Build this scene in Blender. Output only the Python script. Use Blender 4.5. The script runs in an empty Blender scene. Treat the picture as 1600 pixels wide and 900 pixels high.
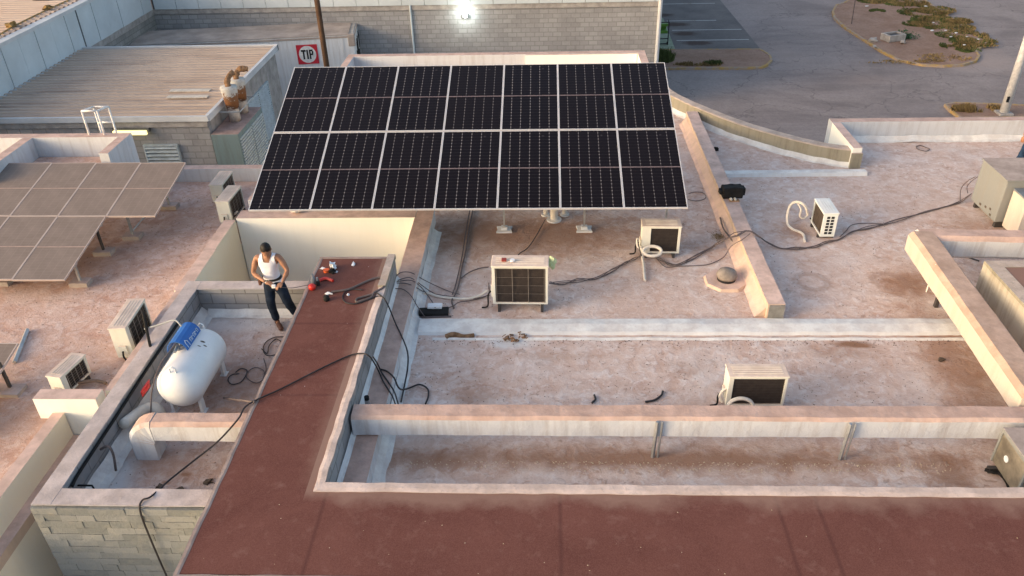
import bpy, bmesh, math, random
from mathutils import Vector, Matrix, noise
R = math.radians
random.seed(7)
sc = bpy.context.scene
col = sc.collection
# ---------------------------------------------------------------- camera
CAM_H = 7.6
cam_d = bpy.data.cameras.new('camera'); cam = bpy.data.objects.new('camera', cam_d); col.objects.link(cam)
cam_d.sensor_width = 36.0; cam_d.lens = 1249.32 * 36.0 / 1600.0
cam_d.clip_start = 0.1; cam_d.clip_end = 2000
yaw, pitch, roll = -0.047945, 0.569498, -0.027923
cy, sy, cp, sp = math.cos(yaw), math.sin(yaw), math.cos(pitch), math.sin(pitch)
fw = Vector((sy*cp, cy*cp, -sp)); rt = Vector((cy, -sy, 0)); up = rt.cross(fw)
r2 = rt*math.cos(roll) + up*math.sin(roll); u2 = up*math.cos(roll) - rt*math.sin(roll)
m = Matrix((r2, u2, -fw)).transposed().to_4x4(); m.translation = Vector((0, 0, CAM_H))
cam.matrix_world = m
sc.camera = cam
# ---------------------------------------------------------------- sky, sun, exposure
SUN_EL, SUN_AZ = R(14), R(-115)          # azimuth measured from +Y towards +X
w = bpy.data.worlds.new('World'); sc.world = w; w.use_nodes = True
nt = w.node_tree
sky = nt.nodes.new('ShaderNodeTexSky'); sky.sky_type = 'NISHITA'; sky.sun_disc = False
sky.sun_elevation = SUN_EL; sky.sun_rotation = SUN_AZ
sky.altitude = 100; sky.air_density = 1.0; sky.dust_density = 4.0; sky.ozone_density = 0.45
bg = nt.nodes['Background']; bg.inputs[1].default_value = 0.15
nt.links.new(sky.outputs[0], bg.inputs[0])
sd = bpy.data.lights.new('sun', 'SUN'); sun = bpy.data.objects.new('sun', sd); col.objects.link(sun)
sd.energy = 0.36; sd.angle = R(20); sd.color = (1.0, 0.76, 0.58)
dv = Vector((math.sin(SUN_AZ)*math.cos(SUN_EL), math.cos(SUN_AZ)*math.cos(SUN_EL), math.sin(SUN_EL)))
sun.rotation_euler = dv.to_track_quat('Z', 'Y').to_euler()
sc.view_settings.view_transform = 'Standard'; sc.view_settings.look = 'None'
sc.view_settings.gamma = 1; sc.view_settings.exposure = 1.27
sc.view_settings.use_curve_mapping = False

# ---------------------------------------------------------------- helpers: objects
def tag(o, label, cat, group=None, kind=None):
    if label: o['label'] = label
    if cat: o['category'] = cat
    if group: o['group'] = group
    if kind: o['kind'] = kind
    return o
def thing(name, label, cat, loc=(0,0,0), rz=0.0, group=None):
    o = bpy.data.objects.new(name, None); col.objects.link(o)
    o.empty_display_size = 0.1; o.location = loc; o.rotation_euler = (0, 0, rz)
    return tag(o, label, cat, group)
def obj(name, bm, mat, parent=None, label=None, bevel=0.0, smooth=False, loc=None):
    if isinstance(bm, bmesh.types.BMesh):
        bmesh.ops.recalc_face_normals(bm, faces=bm.faces)
        me = bpy.data.meshes.new(name); bm.to_mesh(me); bm.free()
    else: me = bm
    me.materials.clear(); me.materials.append(mat)
    o = bpy.data.objects.new(name, me); col.objects.link(o)
    if parent: o.parent = parent
    if loc: o.location = loc
    if label: o['label'] = label
    if smooth:
        for p in me.polygons: p.use_smooth = True
    if bevel:
        b = o.modifiers.new('bevel', 'BEVEL'); b.width = bevel; b.segments = 2; b.limit_method = 'ANGLE'; b.angle_limit = R(40)
    return o
def struct(name, bm, mat, **k):
    o = obj(name, bm, mat, **k); o['kind'] = 'structure'; return o
def kids(o): return [c for c in bpy.data.objects if c.parent == o]
def dup(o, loc=None, rz=None, label=None, parent=None):
    c = o.copy(); col.objects.link(c)
    if parent is not None: c.parent = parent
    for ch in kids(o): dup(ch, parent=c)
    if loc is not None: c.location = loc
    if rz is not None: c.rotation_euler = (0, 0, rz)
    if label: c['label'] = label
    return c
# ---------------------------------------------------------------- helpers: shapes
def B(): return bmesh.new()
def box(bm, x0, y0, z0, x1, y1, z1, M=None):
    v = [bm.verts.new(Vector(p) if M is None else M @ Vector(p)) for p in
         ((x0,y0,z0),(x1,y0,z0),(x1,y1,z0),(x0,y1,z0),(x0,y0,z1),(x1,y0,z1),(x1,y1,z1),(x0,y1,z1))]
    for f in ((3,2,1,0),(4,5,6,7),(0,1,5,4),(1,2,6,5),(2,3,7,6),(3,0,4,7)): bm.faces.new([v[i] for i in f])
    return bm
def mk(*boxes):
    bm = B()
    for b in boxes: box(bm, *b)
    return bm
def rbox(x0, y0, z0, x1, y1, z1, step=0.25, amp=0.006, sc_=2.3, bm=None):
    """box with gridded faces and slightly uneven hand-plastered surface"""
    t = B()
    nx, ny, nz = [max(1, min(120, int(round((b-a)/step)))) for a, b in ((x0,x1),(y0,y1),(z0,z1))]
    X = [x0+(x1-x0)*i/nx for i in range(nx+1)]; Y = [y0+(y1-y0)*i/ny for i in range(ny+1)]; Z = [z0+(z1-z0)*i/nz for i in range(nz+1)]
    d = {}
    def V(i,j,k):
        if (i,j,k) not in d:
            p = Vector((X[i],Y[j],Z[k])); d[(i,j,k)] = t.verts.new(p + noise.noise_vector(p*sc_)*amp)
        return d[(i,j,k)]
    for i in range(nx):
        for j in range(ny):
            for k in (0,nz): t.faces.new([V(i,j,k),V(i+1,j,k),V(i+1,j+1,k),V(i,j+1,k)])
    for i in range(nx):
        for k in range(nz):
            for j in (0,ny): t.faces.new([V(i,j,k),V(i+1,j,k),V(i+1,j,k+1),V(i,j,k+1)])
    for j in range(ny):
        for k in range(nz):
            for i in (0,nx): t.faces.new([V(i,j,k),V(i,j+1,k),V(i,j+1,k+1),V(i,j,k+1)])
    if bm is None: return t
    me = bpy.data.meshes.new('t'); t.to_mesh(me); t.free(); bm.from_mesh(me); bpy.data.meshes.remove(me); return bm
def tube(bm, pts, r, n=6, cap=True):
    pts = [Vector(p) for p in pts]; rings = []; prev = None
    for i, p in enumerate(pts):
        a = pts[max(0,i-1)]; b = pts[min(len(pts)-1,i+1)]; t = (b-a)
        if t.length < 1e-7: t = Vector((0,0,1))
        t.normalize()
        if prev is None:
            s = Vector((0,0,1)) if abs(t.z) < .9 else Vector((1,0,0)); u = t.cross(s).normalized()
        else:
            u = prev - t*prev.dot(t)
            u = u.normalized() if u.length > 1e-6 else t.orthogonal().normalized()
        prev = u; v = t.cross(u); rr = r[i] if isinstance(r, (list,tuple)) else r
        rings.append([bm.verts.new(p + (u*math.cos(k*2*math.pi/n) + v*math.sin(k*2*math.pi/n))*rr) for k in range(n)])
    for a, b in zip(rings, rings[1:]):
        for k in range(n): bm.faces.new([a[k], a[(k+1)%n], b[(k+1)%n], b[k]])
    if cap: bm.faces.new(rings[0][::-1]); bm.faces.new(rings[-1])
    return bm
def spl(pts, per=6):
    """Catmull-Rom through the points"""
    P = [Vector(p) for p in pts]; P = [P[0]*2-P[1]] + P + [P[-1]*2-P[-2]]; out = []
    for i in range(1, len(P)-2):
        a,b,c,d = P[i-1:i+3]
        for k in range(per):
            t = k/per; out.append(.5*((2*b)+(c-a)*t+(2*a-5*b+4*c-d)*t*t+(3*b-a-3*c+d)*t**3))
    out.append(P[-2]); return out
def arc(c, r, a0, a1, z, n=12, ry=None):
    return [(c[0]+r*math.cos(R(a0+(a1-a0)*i/n)), c[1]+(ry or r)*math.sin(R(a0+(a1-a0)*i/n)), z) for i in range(n+1)]
def prism(bm, poly, z0, z1):
    a = [bm.verts.new((x,y,z0)) for x,y in poly]; b = [bm.verts.new((x,y,z1)) for x,y in poly]; n = len(poly)
    bm.faces.new(a[::-1]); bm.faces.new(b)
    for i in range(n): bm.faces.new([a[i],a[(i+1)%n],b[(i+1)%n],b[i]])
    return bm
def sweep(bm, path, prof, amp=0.0, step=0.2, fq=3.1, az=1.0):
    """extrude a profile [(side,z)] along a ground path; side is to the right of travel"""
    P = [Vector((p[0],p[1],p[2] if len(p)>2 else 0)) for p in path]; Q = []
    for a, b in zip(P, P[1:]):
        n = max(1, int((b-a).length/step))
        Q += [a.lerp(b, i/n) for i in range(n)]
    Q.append(P[-1]); rings = []
    for i, p in enumerate(Q):
        t = (Q[min(len(Q)-1,i+1)]-Q[max(0,i-1)]).normalized(); s = Vector((t.y,-t.x,0)).normalized()
        ring = []
        for j, (a, z) in enumerate(prof):
            q = p + s*a + Vector((0,0,z)); nv = noise.noise_vector(q*fq)*amp; nv.z *= az; q += nv; ring.append(bm.verts.new(q))
        rings.append(ring)
    m_ = len(prof)
    for a, b in zip(rings, rings[1:]):
        for k in range(m_): bm.faces.new([a[k], a[(k+1)%m_], b[(k+1)%m_], b[k]])
    bm.faces.new(rings[0][::-1]); bm.faces.new(rings[-1]); return bm
def cyl(bm, c, r, z0, z1, n=20, r1=None):
    a = [bm.verts.new((c[0]+r*math.cos(2*math.pi*k/n), c[1]+r*math.sin(2*math.pi*k/n), z0)) for k in range(n)]
    q = r if r1 is None else r1
    b = [bm.verts.new((c[0]+q*math.cos(2*math.pi*k/n), c[1]+q*math.sin(2*math.pi*k/n), z1)) for k in range(n)]
    bm.faces.new(a[::-1]); bm.faces.new(b)
    for k in range(n): bm.faces.new([a[k],a[(k+1)%n],b[(k+1)%n],b[k]])
    return bm
def revolve(bm, prof, n=20, M=None):
    """prof [(r,z)] around z"""
    rings = []
    for r, z in prof:
        rings.append([bm.verts.new((M or Matrix()) @ Vector((max(r,1e-4)*math.cos(2*math.pi*k/n), max(r,1e-4)*math.sin(2*math.pi*k/n), z))) for k in range(n)])
    for a, b in zip(rings, rings[1:]):
        for k in range(n): bm.faces.new([a[k],a[(k+1)%n],b[(k+1)%n],b[k]])
    bm.faces.new(rings[0][::-1]); bm.faces.new(rings[-1]); return bm
def sheet(poly, z):
    bm = B(); bm.faces.new([bm.verts.new((x,y,z)) for x,y in poly]); return bm
def blob(bm, c, r, amp=.25, sub=2, sq=(1,1,1), seed=0):
    M = Matrix.Translation(c)
    res = bmesh.ops.create_icosphere(bm, subdivisions=sub, radius=1.0)
    for v in res['verts']:
        d = v.co.copy(); k = 1+amp*noise.noise(d*1.8+Vector((seed*3.7,seed,0)))*2
        v.co = M @ Vector((d.x*r*k*sq[0], d.y*r*k*sq[1], d.z*r*k*sq[2]))
    return bm
# ---------------------------------------------------------------- helpers: materials
class Mat:
    def __init__(s, name, rough=.85, spec=.3, metal=0.0):
        s.m = bpy.data.materials.new(name); s.m.use_nodes = True; s.t = s.m.node_tree
        s.b = s.t.nodes['Principled BSDF']; s.b.inputs['Roughness'].default_value = rough
        s.b.inputs['Specular IOR Level'].default_value = spec; s.b.inputs['Metallic'].default_value = metal
        s.tc = s.t.nodes.new('ShaderNodeTexCoord')
        s.obj = s.tc.outputs['Object']; g = s.t.nodes.new('ShaderNodeNewGeometry'); s.pos = g.outputs['Position']; s.nrm = g.outputs['True Normal']
        s.v = s.obj
    def set(s, inp, x):
        if isinstance(x, bpy.types.NodeSocket): s.t.links.new(x, inp)
        elif isinstance(x, (tuple,list)) and len(x) == 3 and inp.type == 'RGBA': inp.default_value = (*x, 1)
        else: inp.default_value = x
    def noise(s, scale, detail=4, rough=.55, vec=None, dist=0):
        n = s.t.nodes.new('ShaderNodeTexNoise'); n.inputs['Scale'].default_value = scale; n.inputs['Detail'].default_value = detail
        n.inputs['Roughness'].default_value = rough; n.inputs['Distortion'].default_value = dist
        s.t.links.new(vec or s.v, n.inputs['Vector']); return n.outputs[0]
    def vor(s, scale, vec=None, feature='F1'):
        n = s.t.nodes.new('ShaderNodeTexVoronoi'); n.inputs['Scale'].default_value = scale; n.feature = feature
        s.t.links.new(vec or s.v, n.inputs['Vector']); return n
    def scale(s, k, vec=None, off=(0,0,0)):
        n = s.t.nodes.new('ShaderNodeMapping'); n.inputs['Scale'].default_value = k; n.inputs['Location'].default_value = off
        s.t.links.new(vec or s.v, n.inputs['Vector']); return n.outputs[0]
    def ramp(s, f, stops, interp='LINEAR'):
        n = s.t.nodes.new('ShaderNodeValToRGB'); e = n.color_ramp; e.interpolation = interp
        while len(e.elements) < len(stops): e.elements.new(.5)
        for q, (p, c) in zip(e.elements, stops): q.position = p; q.color = (*c,1) if isinstance(c, tuple) else (c,c,c,1)
        s.t.links.new(f, n.inputs[0]); return n.outputs[0]
    def step(s, f, a, b): return s.ramp(f, [(a,0.0),(b,1.0)])
    def mix(s, f, a, b, mode='MIX'):
        n = s.t.nodes.new('ShaderNodeMix'); n.data_type = 'RGBA'; n.blend_type = mode
        s.set(n.inputs[0], f); s.set(n.inputs[6], a); s.set(n.inputs[7], b); return n.outputs[2]
    def math(s, op, a, b=0.0, c=None):
        n = s.t.nodes.new('ShaderNodeMath'); n.operation = op; s.set(n.inputs[0], a); s.set(n.inputs[1], b)
        if c is not None: s.set(n.inputs[2], c)
        return n.outputs[0]
    def sep(s, v):
        n = s.t.nodes.new('ShaderNodeSeparateXYZ'); s.t.links.new(v, n.inputs[0]); return n.outputs
    def bump(s, h, strength=.3, dist=.02):
        n = s.t.nodes.new('ShaderNodeBump'); n.inputs['Strength'].default_value = strength; n.inputs['Distance'].default_value = dist
        s.t.links.new(h, n.inputs['Height']); s.t.links.new(n.outputs[0], s.b.inputs['Normal'])
    def col(s, c): s.set(s.b.inputs['Base Color'], c); return s.m
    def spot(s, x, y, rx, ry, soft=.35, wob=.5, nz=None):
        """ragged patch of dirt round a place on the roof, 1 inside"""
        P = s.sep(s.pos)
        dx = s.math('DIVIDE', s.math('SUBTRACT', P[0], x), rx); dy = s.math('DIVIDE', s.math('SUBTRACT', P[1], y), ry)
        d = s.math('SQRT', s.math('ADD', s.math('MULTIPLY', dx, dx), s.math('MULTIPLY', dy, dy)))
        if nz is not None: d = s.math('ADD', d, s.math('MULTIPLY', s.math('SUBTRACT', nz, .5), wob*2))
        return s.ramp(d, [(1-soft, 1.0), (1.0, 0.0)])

PINK, PINKL, WHT, BRN = (.46,.305,.25), (.60,.46,.40), (.66,.63,.62), (.19,.115,.085)
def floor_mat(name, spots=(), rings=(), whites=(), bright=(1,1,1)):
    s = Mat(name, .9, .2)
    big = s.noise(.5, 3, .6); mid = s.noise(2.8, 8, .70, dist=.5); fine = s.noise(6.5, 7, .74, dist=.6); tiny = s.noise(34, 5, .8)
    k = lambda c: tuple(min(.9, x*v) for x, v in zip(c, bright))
    c = s.mix(s.step(mid, .36, .60), k((.55,.365,.295)), k((.69,.53,.46)))
    c = s.mix(s.math('MULTIPLY', s.step(fine, .485, .60), .62), c, k((.80,.715,.685)))
    c = s.mix(s.math('MULTIPLY', s.step(s.noise(6.5,3,.6,vec=s.scale((1,1.2,1)),dist=1.2), .60, .68), .55), c, k((.33,.205,.155)))
    c = s.mix(s.math('MULTIPLY', s.step(big, .42, .66), .45), c, k((.56,.385,.31)))
    c = s.mix(s.math('MULTIPLY', s.step(s.noise(1.0,4,.6,vec=s.scale((1,1,1),off=(9,4,0))), .50, .70), .45), c, k((.72,.645,.62)))
    c = s.mix(s.math('MULTIPLY', s.step(tiny, .55, .75), .38), c, k((.34,.24,.195)))
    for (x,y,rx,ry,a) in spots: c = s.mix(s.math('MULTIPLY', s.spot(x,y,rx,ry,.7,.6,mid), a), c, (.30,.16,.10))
    for (x,y,rx,ry,a) in whites: c = s.mix(s.math('MULTIPLY', s.spot(x,y,rx,ry,.6,.7,fine), a), c, (.72,.70,.69))
    for (x,y,r) in rings:
        o = s.spot(x,y,r,r,.15,.12,mid); i = s.spot(x,y,r*.62,r*.62,.2,.15,mid)
        c = s.mix(s.math('MULTIPLY', s.math('SUBTRACT', o, i), .38), c, (.33,.21,.165))
    s.bump(s.math('ADD', s.math('MULTIPLY', fine, 1.0), s.math('ADD', s.math('MULTIPLY', mid, 1.2), s.math('MULTIPLY', s.noise(24,5,.75), .5))), .7, .035)
    return s.col(c)
def dusty(name, side, top=PINK, streak=.35, grime=(.25,.19,.16), tn=.75, bump=.35, topmix=.75):
    """painted plaster with desert dust lying on its upward faces"""
    s = Mat(name, .88, .2)
    n = s.noise(3.2, 5, .65); f = s.noise(14, 5, .7, dist=.5)
    st = s.noise(2.2, 4, .65, vec=s.scale((3.5,3.5,.35)))
    c = s.mix(s.math('MULTIPLY', s.step(st, .46, .72), streak), side, grime)
    c = s.mix(s.math('MULTIPLY', s.step(f, .52, .72), .25), c, tuple(min(.85, x*1.25) for x in side))
    tp = s.mix(s.step(n, .38, .64), top, tuple(min(.8, x*1.35+.03) for x in top))
    tp = s.mix(s.math('MULTIPLY', s.step(f, .55, .75), .45), tp, grime)
    nz = s.sep(s.nrm)[2]
    c = s.mix(s.math('MULTIPLY', s.step(nz, .35, tn), topmix+.2), c, tp)
    s.bump(s.math('ADD', f, n), bump, .02)
    return s.col(c)
def blocks(name, c1, c2, mortar, bw, bh, mort=.012, axis='XZ', var=1.0, bump=.5, dirt=.3):
    s = Mat(name, .92, .15)
    P = s.sep(s.pos); cb = s.t.nodes.new('ShaderNodeCombineXYZ')
    s.t.links.new(P[0 if axis == 'XZ' else 1], cb.inputs[0]); s.t.links.new(P[2], cb.inputs[1])
    b = s.t.nodes.new('ShaderNodeTexBrick'); s.t.links.new(cb.outputs[0], b.inputs['Vector'])
    b.inputs['Scale'].default_value = 1; b.inputs['Brick Width'].default_value = bw; b.inputs['Row Height'].default_value = bh
    b.inputs['Mortar Size'].default_value = mort; b.inputs['Mortar Smooth'].default_value = .3
    b.inputs['Color1'].default_value = (*c1,1); b.inputs['Color2'].default_value = (*c2,1); b.inputs['Mortar'].default_value = (*mortar,1)
    c = s.mix(s.math('MULTIPLY', s.step(s.noise(.9,5,.7,vec=s.pos), .42, .7), dirt), b.outputs[0], tuple(x*.6 for x in c1))
    c = s.mix(s.math('MULTIPLY', s.step(s.noise(9,4,.7,vec=s.pos), .5, .8), .3), c, tuple(x*1.25 for x in c2))
    s.bump(s.math('SUBTRACT', s.math('MULTIPLY', s.noise(20,4,.7,vec=s.pos), .35), b.outputs[1]), bump, .015)
    return s.col(c)
def plain(name, c, rough=.6, spec=.4, metal=0, var=.18, sc_=6, bump=.1, c2=None):
    s = Mat(name, rough, spec, metal); n = s.noise(sc_, 5, .65)
    k = s.mix(s.step(n, .35, .7), tuple(x*(1-var) for x in c), c2 or tuple(min(1,x*(1+var)) for x in c))
    if bump: s.bump(s.noise(sc_*5,4,.6), bump, .005)
    return s.col(k)

M = {}
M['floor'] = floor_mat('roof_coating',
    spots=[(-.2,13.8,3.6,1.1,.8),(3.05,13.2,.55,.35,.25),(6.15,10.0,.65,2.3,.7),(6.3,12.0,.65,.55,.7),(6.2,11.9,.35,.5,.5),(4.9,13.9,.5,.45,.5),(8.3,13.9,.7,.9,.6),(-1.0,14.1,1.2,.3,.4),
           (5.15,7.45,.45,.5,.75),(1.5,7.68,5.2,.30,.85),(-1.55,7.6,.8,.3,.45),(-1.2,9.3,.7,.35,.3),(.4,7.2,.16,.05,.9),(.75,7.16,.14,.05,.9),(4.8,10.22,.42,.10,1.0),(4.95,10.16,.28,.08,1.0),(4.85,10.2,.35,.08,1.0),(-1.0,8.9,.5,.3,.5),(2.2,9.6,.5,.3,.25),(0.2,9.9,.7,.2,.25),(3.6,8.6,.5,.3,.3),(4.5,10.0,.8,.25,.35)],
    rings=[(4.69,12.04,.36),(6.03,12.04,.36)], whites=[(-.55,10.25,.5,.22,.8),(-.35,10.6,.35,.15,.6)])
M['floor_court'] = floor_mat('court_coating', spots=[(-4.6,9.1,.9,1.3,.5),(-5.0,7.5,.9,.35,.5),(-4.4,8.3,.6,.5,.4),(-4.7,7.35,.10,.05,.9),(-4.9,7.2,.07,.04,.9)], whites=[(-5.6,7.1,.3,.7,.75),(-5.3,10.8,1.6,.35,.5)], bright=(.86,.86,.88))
M['floor_left'] = floor_mat('left_roof_coating', spots=[(-8.8,12.6,1.6,1.2,.45),(-7.6,8.3,1.0,.9,.45),(-7.0,9.4,.5,.4,.4),(-7.5,14.8,1.2,1.2,.25)], bright=(.96,.86,.82))
M['white'] = dusty('white_coating', (.56,.57,.60), PINK, .30)
M['cap'] = dusty('cap_coating', (.40,.39,.41), (.46,.37,.335), .6, topmix=.7)
M['kerbwhite'] = dusty('white_sealant', (.66,.68,.70), (.60,.555,.53), .25, grime=(.42,.33,.29), topmix=.7)
M['cream'] = dusty('cream_paint', (.88,.86,.80), (.52,.35,.29), .06, grime=(.55,.45,.33), bump=.12)
M['creamside'] = dusty('cream_side_paint', (.88,.80,.64), (.52,.35,.29), .06, grime=(.55,.45,.33), bump=.12)
M['partition'] = dusty('sandy_plaster', (.62,.47,.36), (.53,.37,.31), .3, grime=(.36,.26,.20))
M['duct'] = dusty('coated_duct', (.60,.60,.62), (.44,.285,.225), .6, grime=(.36,.31,.29), bump=.5)
M['ductwarm'] = dusty('glow_tinted_duct', (.58,.50,.43), (.40,.265,.20), .35, grime=(.42,.33,.25), bump=.4)  # side colour has the warm evening glow painted in; top is dust
M['oldwall'] = dusty('mossy_plaster', (.30,.275,.22), (.44,.34,.28), .6, grime=(.16,.14,.10), bump=.5)
M['block'] = blocks('grey_block', (.25,.245,.25), (.33,.325,.33), (.17,.165,.165), .40, .20, .010, 'XZ', bump=.6)
M['blockY'] = blocks('grey_block_side', (.25,.245,.25), (.33,.325,.33), (.17,.165,.165), .40, .20, .010, 'YZ', bump=.6)
M['farblock'] = blocks('far_block', (.29,.28,.28), (.36,.35,.35), (.24,.23,.23), .40, .20, .018, 'XZ', bump=.3, dirt=.45)
M['farblockY'] = blocks('far_block_side', (.27,.26,.245), (.33,.315,.30), (.21,.20,.19), .40, .20, .018, 'YZ', bump=.3, dirt=.5)
def red_mat():
    s = Mat('red_roll_roofing', .97, .08)
    n = s.noise(1.3, 5, .6); g = s.noise(95, 3, .75); f = s.noise(6, 5, .7)
    c = s.mix(s.step(s.noise(.7,6,.72,dist=.5), .35, .65), (.118,.044,.034), (.165,.066,.051))
    c = s.mix(s.math('MULTIPLY', s.step(g, .38, .62), .42), c, (.24,.11,.095))
    c = s.mix(s.math('MULTIPLY', s.step(f, .56, .75), .35), c, (.30,.17,.14))
    P = s.sep(s.pos); spk = s.vor(2.7).outputs[0]
    c = s.mix(s.math('MULTIPLY', s.ramp(spk, [(.012,1.0),(.022,0.0)]), .8), c, (.7,.62,.58))
    # overlaps of the sheets: a narrow worn line at each seam running away from the street
    for x in (.17, 2.58, 3.02, -2.50):
        d = s.math('ABSOLUTE', s.math('SUBTRACT', s.math('ADD', P[0], s.math('MULTIPLY', s.math('SUBTRACT', f, .5), .03)), x))
        c = s.mix(s.math('MULTIPLY', s.ramp(d, [(.004,1.0),(.035,0.0)]), .42), c, (.075,.03,.028))
    for y in (9.75, 8.1):
        d = s.math('ABSOLUTE', s.math('SUBTRACT', s.math('ADD', P[1], s.math('MULTIPLY', s.math('SUBTRACT', f, .5), .04)), y))
        c = s.mix(s.math('MULTIPLY', s.math('MULTIPLY', s.ramp(d, [(.006,1.0),(.04,0.0)]), s.math('LESS_THAN', P[0], -2.6)), .35), c, (.08,.032,.03))
    # dust and spilled coating along the inner edges
    e1 = s.math('SUBTRACT', s.math('ADD', P[1], s.math('MULTIPLY', s.math('SUBTRACT', n, .5), .9)), 6.0)
    b1 = s.math('MULTIPLY', s.step(e1, .14, .36), s.math('GREATER_THAN', P[0], -2.75))
    c = s.mix(s.math('MULTIPLY', b1, .6), c, (.33,.21,.165))
    e2 = s.math('SUBTRACT', P[0], s.math('MULTIPLY', s.math('SUBTRACT', f, .5), .35))
    a = s.math('MULTIPLY', s.step(s.math('MULTIPLY', s.math('ADD', e2, 3.2), 1.0), .30, .62), s.step(s.math('SUBTRACT', P[1], 6.4), .0, .5))
    a = s.math('MULTIPLY', a, s.math('LESS_THAN', P[0], -2.4))
    c = s.mix(s.math('MULTIPLY', a, .55), c, (.34,.22,.17))
    s.bump(s.math('ADD', s.math('MULTIPLY', g, .4), n), .4, .01)
    return s.col(c)
M['red'] = red_mat()
def stone_mat():
    s = Mat('split_stone', .95, .15)
    oi = s.t.nodes.new('ShaderNodeAttribute'); oi.attribute_name = 'tone'; oi.attribute_type = 'GEOMETRY'
    c = s.mix(oi.outputs['Fac'], (.20,.21,.205), (.285,.292,.285))
    c = s.mix(s.math('MULTIPLY', s.step(s.noise(7,5,.7,vec=s.pos), .5, .72), .4), c, (.36,.34,.29))
    c = s.mix(s.math('MULTIPLY', s.step(s.noise(17,5,.75,vec=s.pos), .58, .7), .45), c, (.11,.115,.10))
    s.bump(s.noise(16,6,.75,vec=s.pos), .7, .03); return s.col(c)
M['stone'] = stone_mat()
def asphalt():
    s = Mat('asphalt', .92, .2); n = s.noise(.16, 6, .65, vec=s.pos, dist=1.0); st = s.noise(.6, 6, .72, vec=s.scale((.22,1.5,1), vec=s.pos), dist=.5); g = s.noise(9, 6, .85, vec=s.pos)
    c = s.mix(s.step(n, .38, .62), (.21,.175,.168), (.32,.27,.255))
    c = s.mix(s.math('MULTIPLY', s.step(st, .42, .66), .5), c, (.35,.295,.28))
    c = s.mix(s.math('MULTIPLY', s.step(g, .42, .72), .5), c, (.115,.092,.094))
    v = s.t.nodes.new('ShaderNodeTexVoronoi'); v.feature = 'DISTANCE_TO_EDGE'; v.inputs['Scale'].default_value = .22
    mp = s.t.nodes.new('ShaderNodeVectorMath'); mp.operation = 'ADD'; s.t.links.new(s.pos, mp.inputs[0])
    nv = s.t.nodes.new('ShaderNodeTexNoise'); nv.inputs['Scale'].default_value = .8; nv.inputs['Detail'].default_value = 5; s.t.links.new(s.pos, nv.inputs['Vector']); sc2 = s.t.nodes.new('ShaderNodeVectorMath'); sc2.operation = 'SCALE'; sc2.inputs['Scale'].default_value = 2.5; s.t.links.new(nv.outputs['Color'], sc2.inputs[0]); s.t.links.new(sc2.outputs[0], mp.inputs[1])
    s.t.links.new(mp.outputs[0], v.inputs['Vector'])
    c = s.mix(s.math('MULTIPLY', s.ramp(v.outputs[0], [(.003,1.0),(.010,0.0)]), .45), c, (.09,.075,.075))
    for (x,y,rx,ry,a) in ((22.5,43.0,2.6,3.2,.6),(13.0,44.0,1.5,3.5,.3),(16.0,39.5,2.0,1.2,.25),(19.5,33.0,3.5,1.3,.3)): c = s.mix(s.math('MULTIPLY', s.spot(x,y,rx,ry,.8,.6,s.noise(.7,5,.7,vec=s.pos)), a), c, (.38,.29,.25))
    s.bump(g, .3, .02); return s.col(c)
M['asphalt'] = asphalt()
def lot():
    s = Mat('parking_asphalt', .92, .2); n = s.noise(.35, 5, .65, vec=s.pos); g = s.noise(9, 4, .75, vec=s.pos)
    c = s.mix(s.step(n, .35, .68), (.125,.115,.115), (.20,.18,.172))
    c = s.mix(s.math('MULTIPLY', s.step(g, .5, .8), .5), c, (.06,.055,.055))
    for (x,y) in ((8.35,48.35),(8.15,50.4),(7.5,52.7),(8.75,46.3)): c = s.mix(s.math('MULTIPLY', s.spot(x,y,1.0,.55,.5,.5,s.noise(2.2,4,.6,vec=s.pos)), .8), c, (.055,.03,.024))
    return s.col(c)
M['lot'] = lot()
def dirt(name, a, b, c3, sc_=1.0):
    s = Mat(name, .95, .1); n = s.noise(.8*sc_, 6, .7, vec=s.pos); g = s.noise(7*sc_, 5, .75, vec=s.pos)
    c = s.mix(s.step(n, .35, .65), a, b); c = s.mix(s.math('MULTIPLY', s.step(g, .45, .7), .5), c, c3)
    s.bump(g, .6, .05); return s.col(c)
M['dirt'] = dirt('dry_dirt', (.27,.165,.12), (.36,.24,.185), (.17,.11,.08))
M['ground'] = dirt('ground_dirt', (.17,.13,.11), (.22,.17,.15), (.12,.09,.08), .3)
def yellow(name, ycol, amt):
    s = Mat(name, .9, .2); n = s.noise(2.2, 6, .75, vec=s.pos); c = s.mix(s.step(n, .44-amt, .56-amt), ycol, (.33,.265,.225)); return s.col(c)
M['yellow'] = yellow('worn_yellow_kerb', (.42,.27,.10), .0)
M['concrete'] = plain('concrete', (.36,.33,.31), .9, .2, var=.25, sc_=3, bump=.3)
M['palegreen'] = plain('pale_green_concrete', (.26,.30,.22), .9, .2, var=.2, sc_=2)
M['line'] = yellow('worn_white_line', (.42,.41,.40), -.10)
M['clad'] = plain('metal_cladding', (.53,.575,.60), .7, .3, var=.10, sc_=.7, bump=.1)
M['cladtop'] = plain('cladding_cap', (.56,.56,.57), .6, .3, var=.1, sc_=1.5)
def corr(name, c, c2, dk):
    s = Mat(name, .75, .3); n = s.noise(.6, 4, .6); st = s.noise(1.0, 5, .7, vec=s.scale((.35,6,1)))
    k = s.mix(s.step(n, .35, .7), c, c2); k = s.mix(s.math('MULTIPLY', s.step(st, .50, .72), dk), k, (.15,.10,.085))
    return s.col(k)
M['corr'] = corr('dusty_corrugated_sheet', (.43,.33,.265), (.51,.40,.325), .5)
M['tanroof'] = corr('tan_corrugated_sheet', (.46,.345,.28), (.53,.42,.35), .3)
M['seam'] = plain('dark_seam', (.10,.11,.12), .8)
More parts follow.
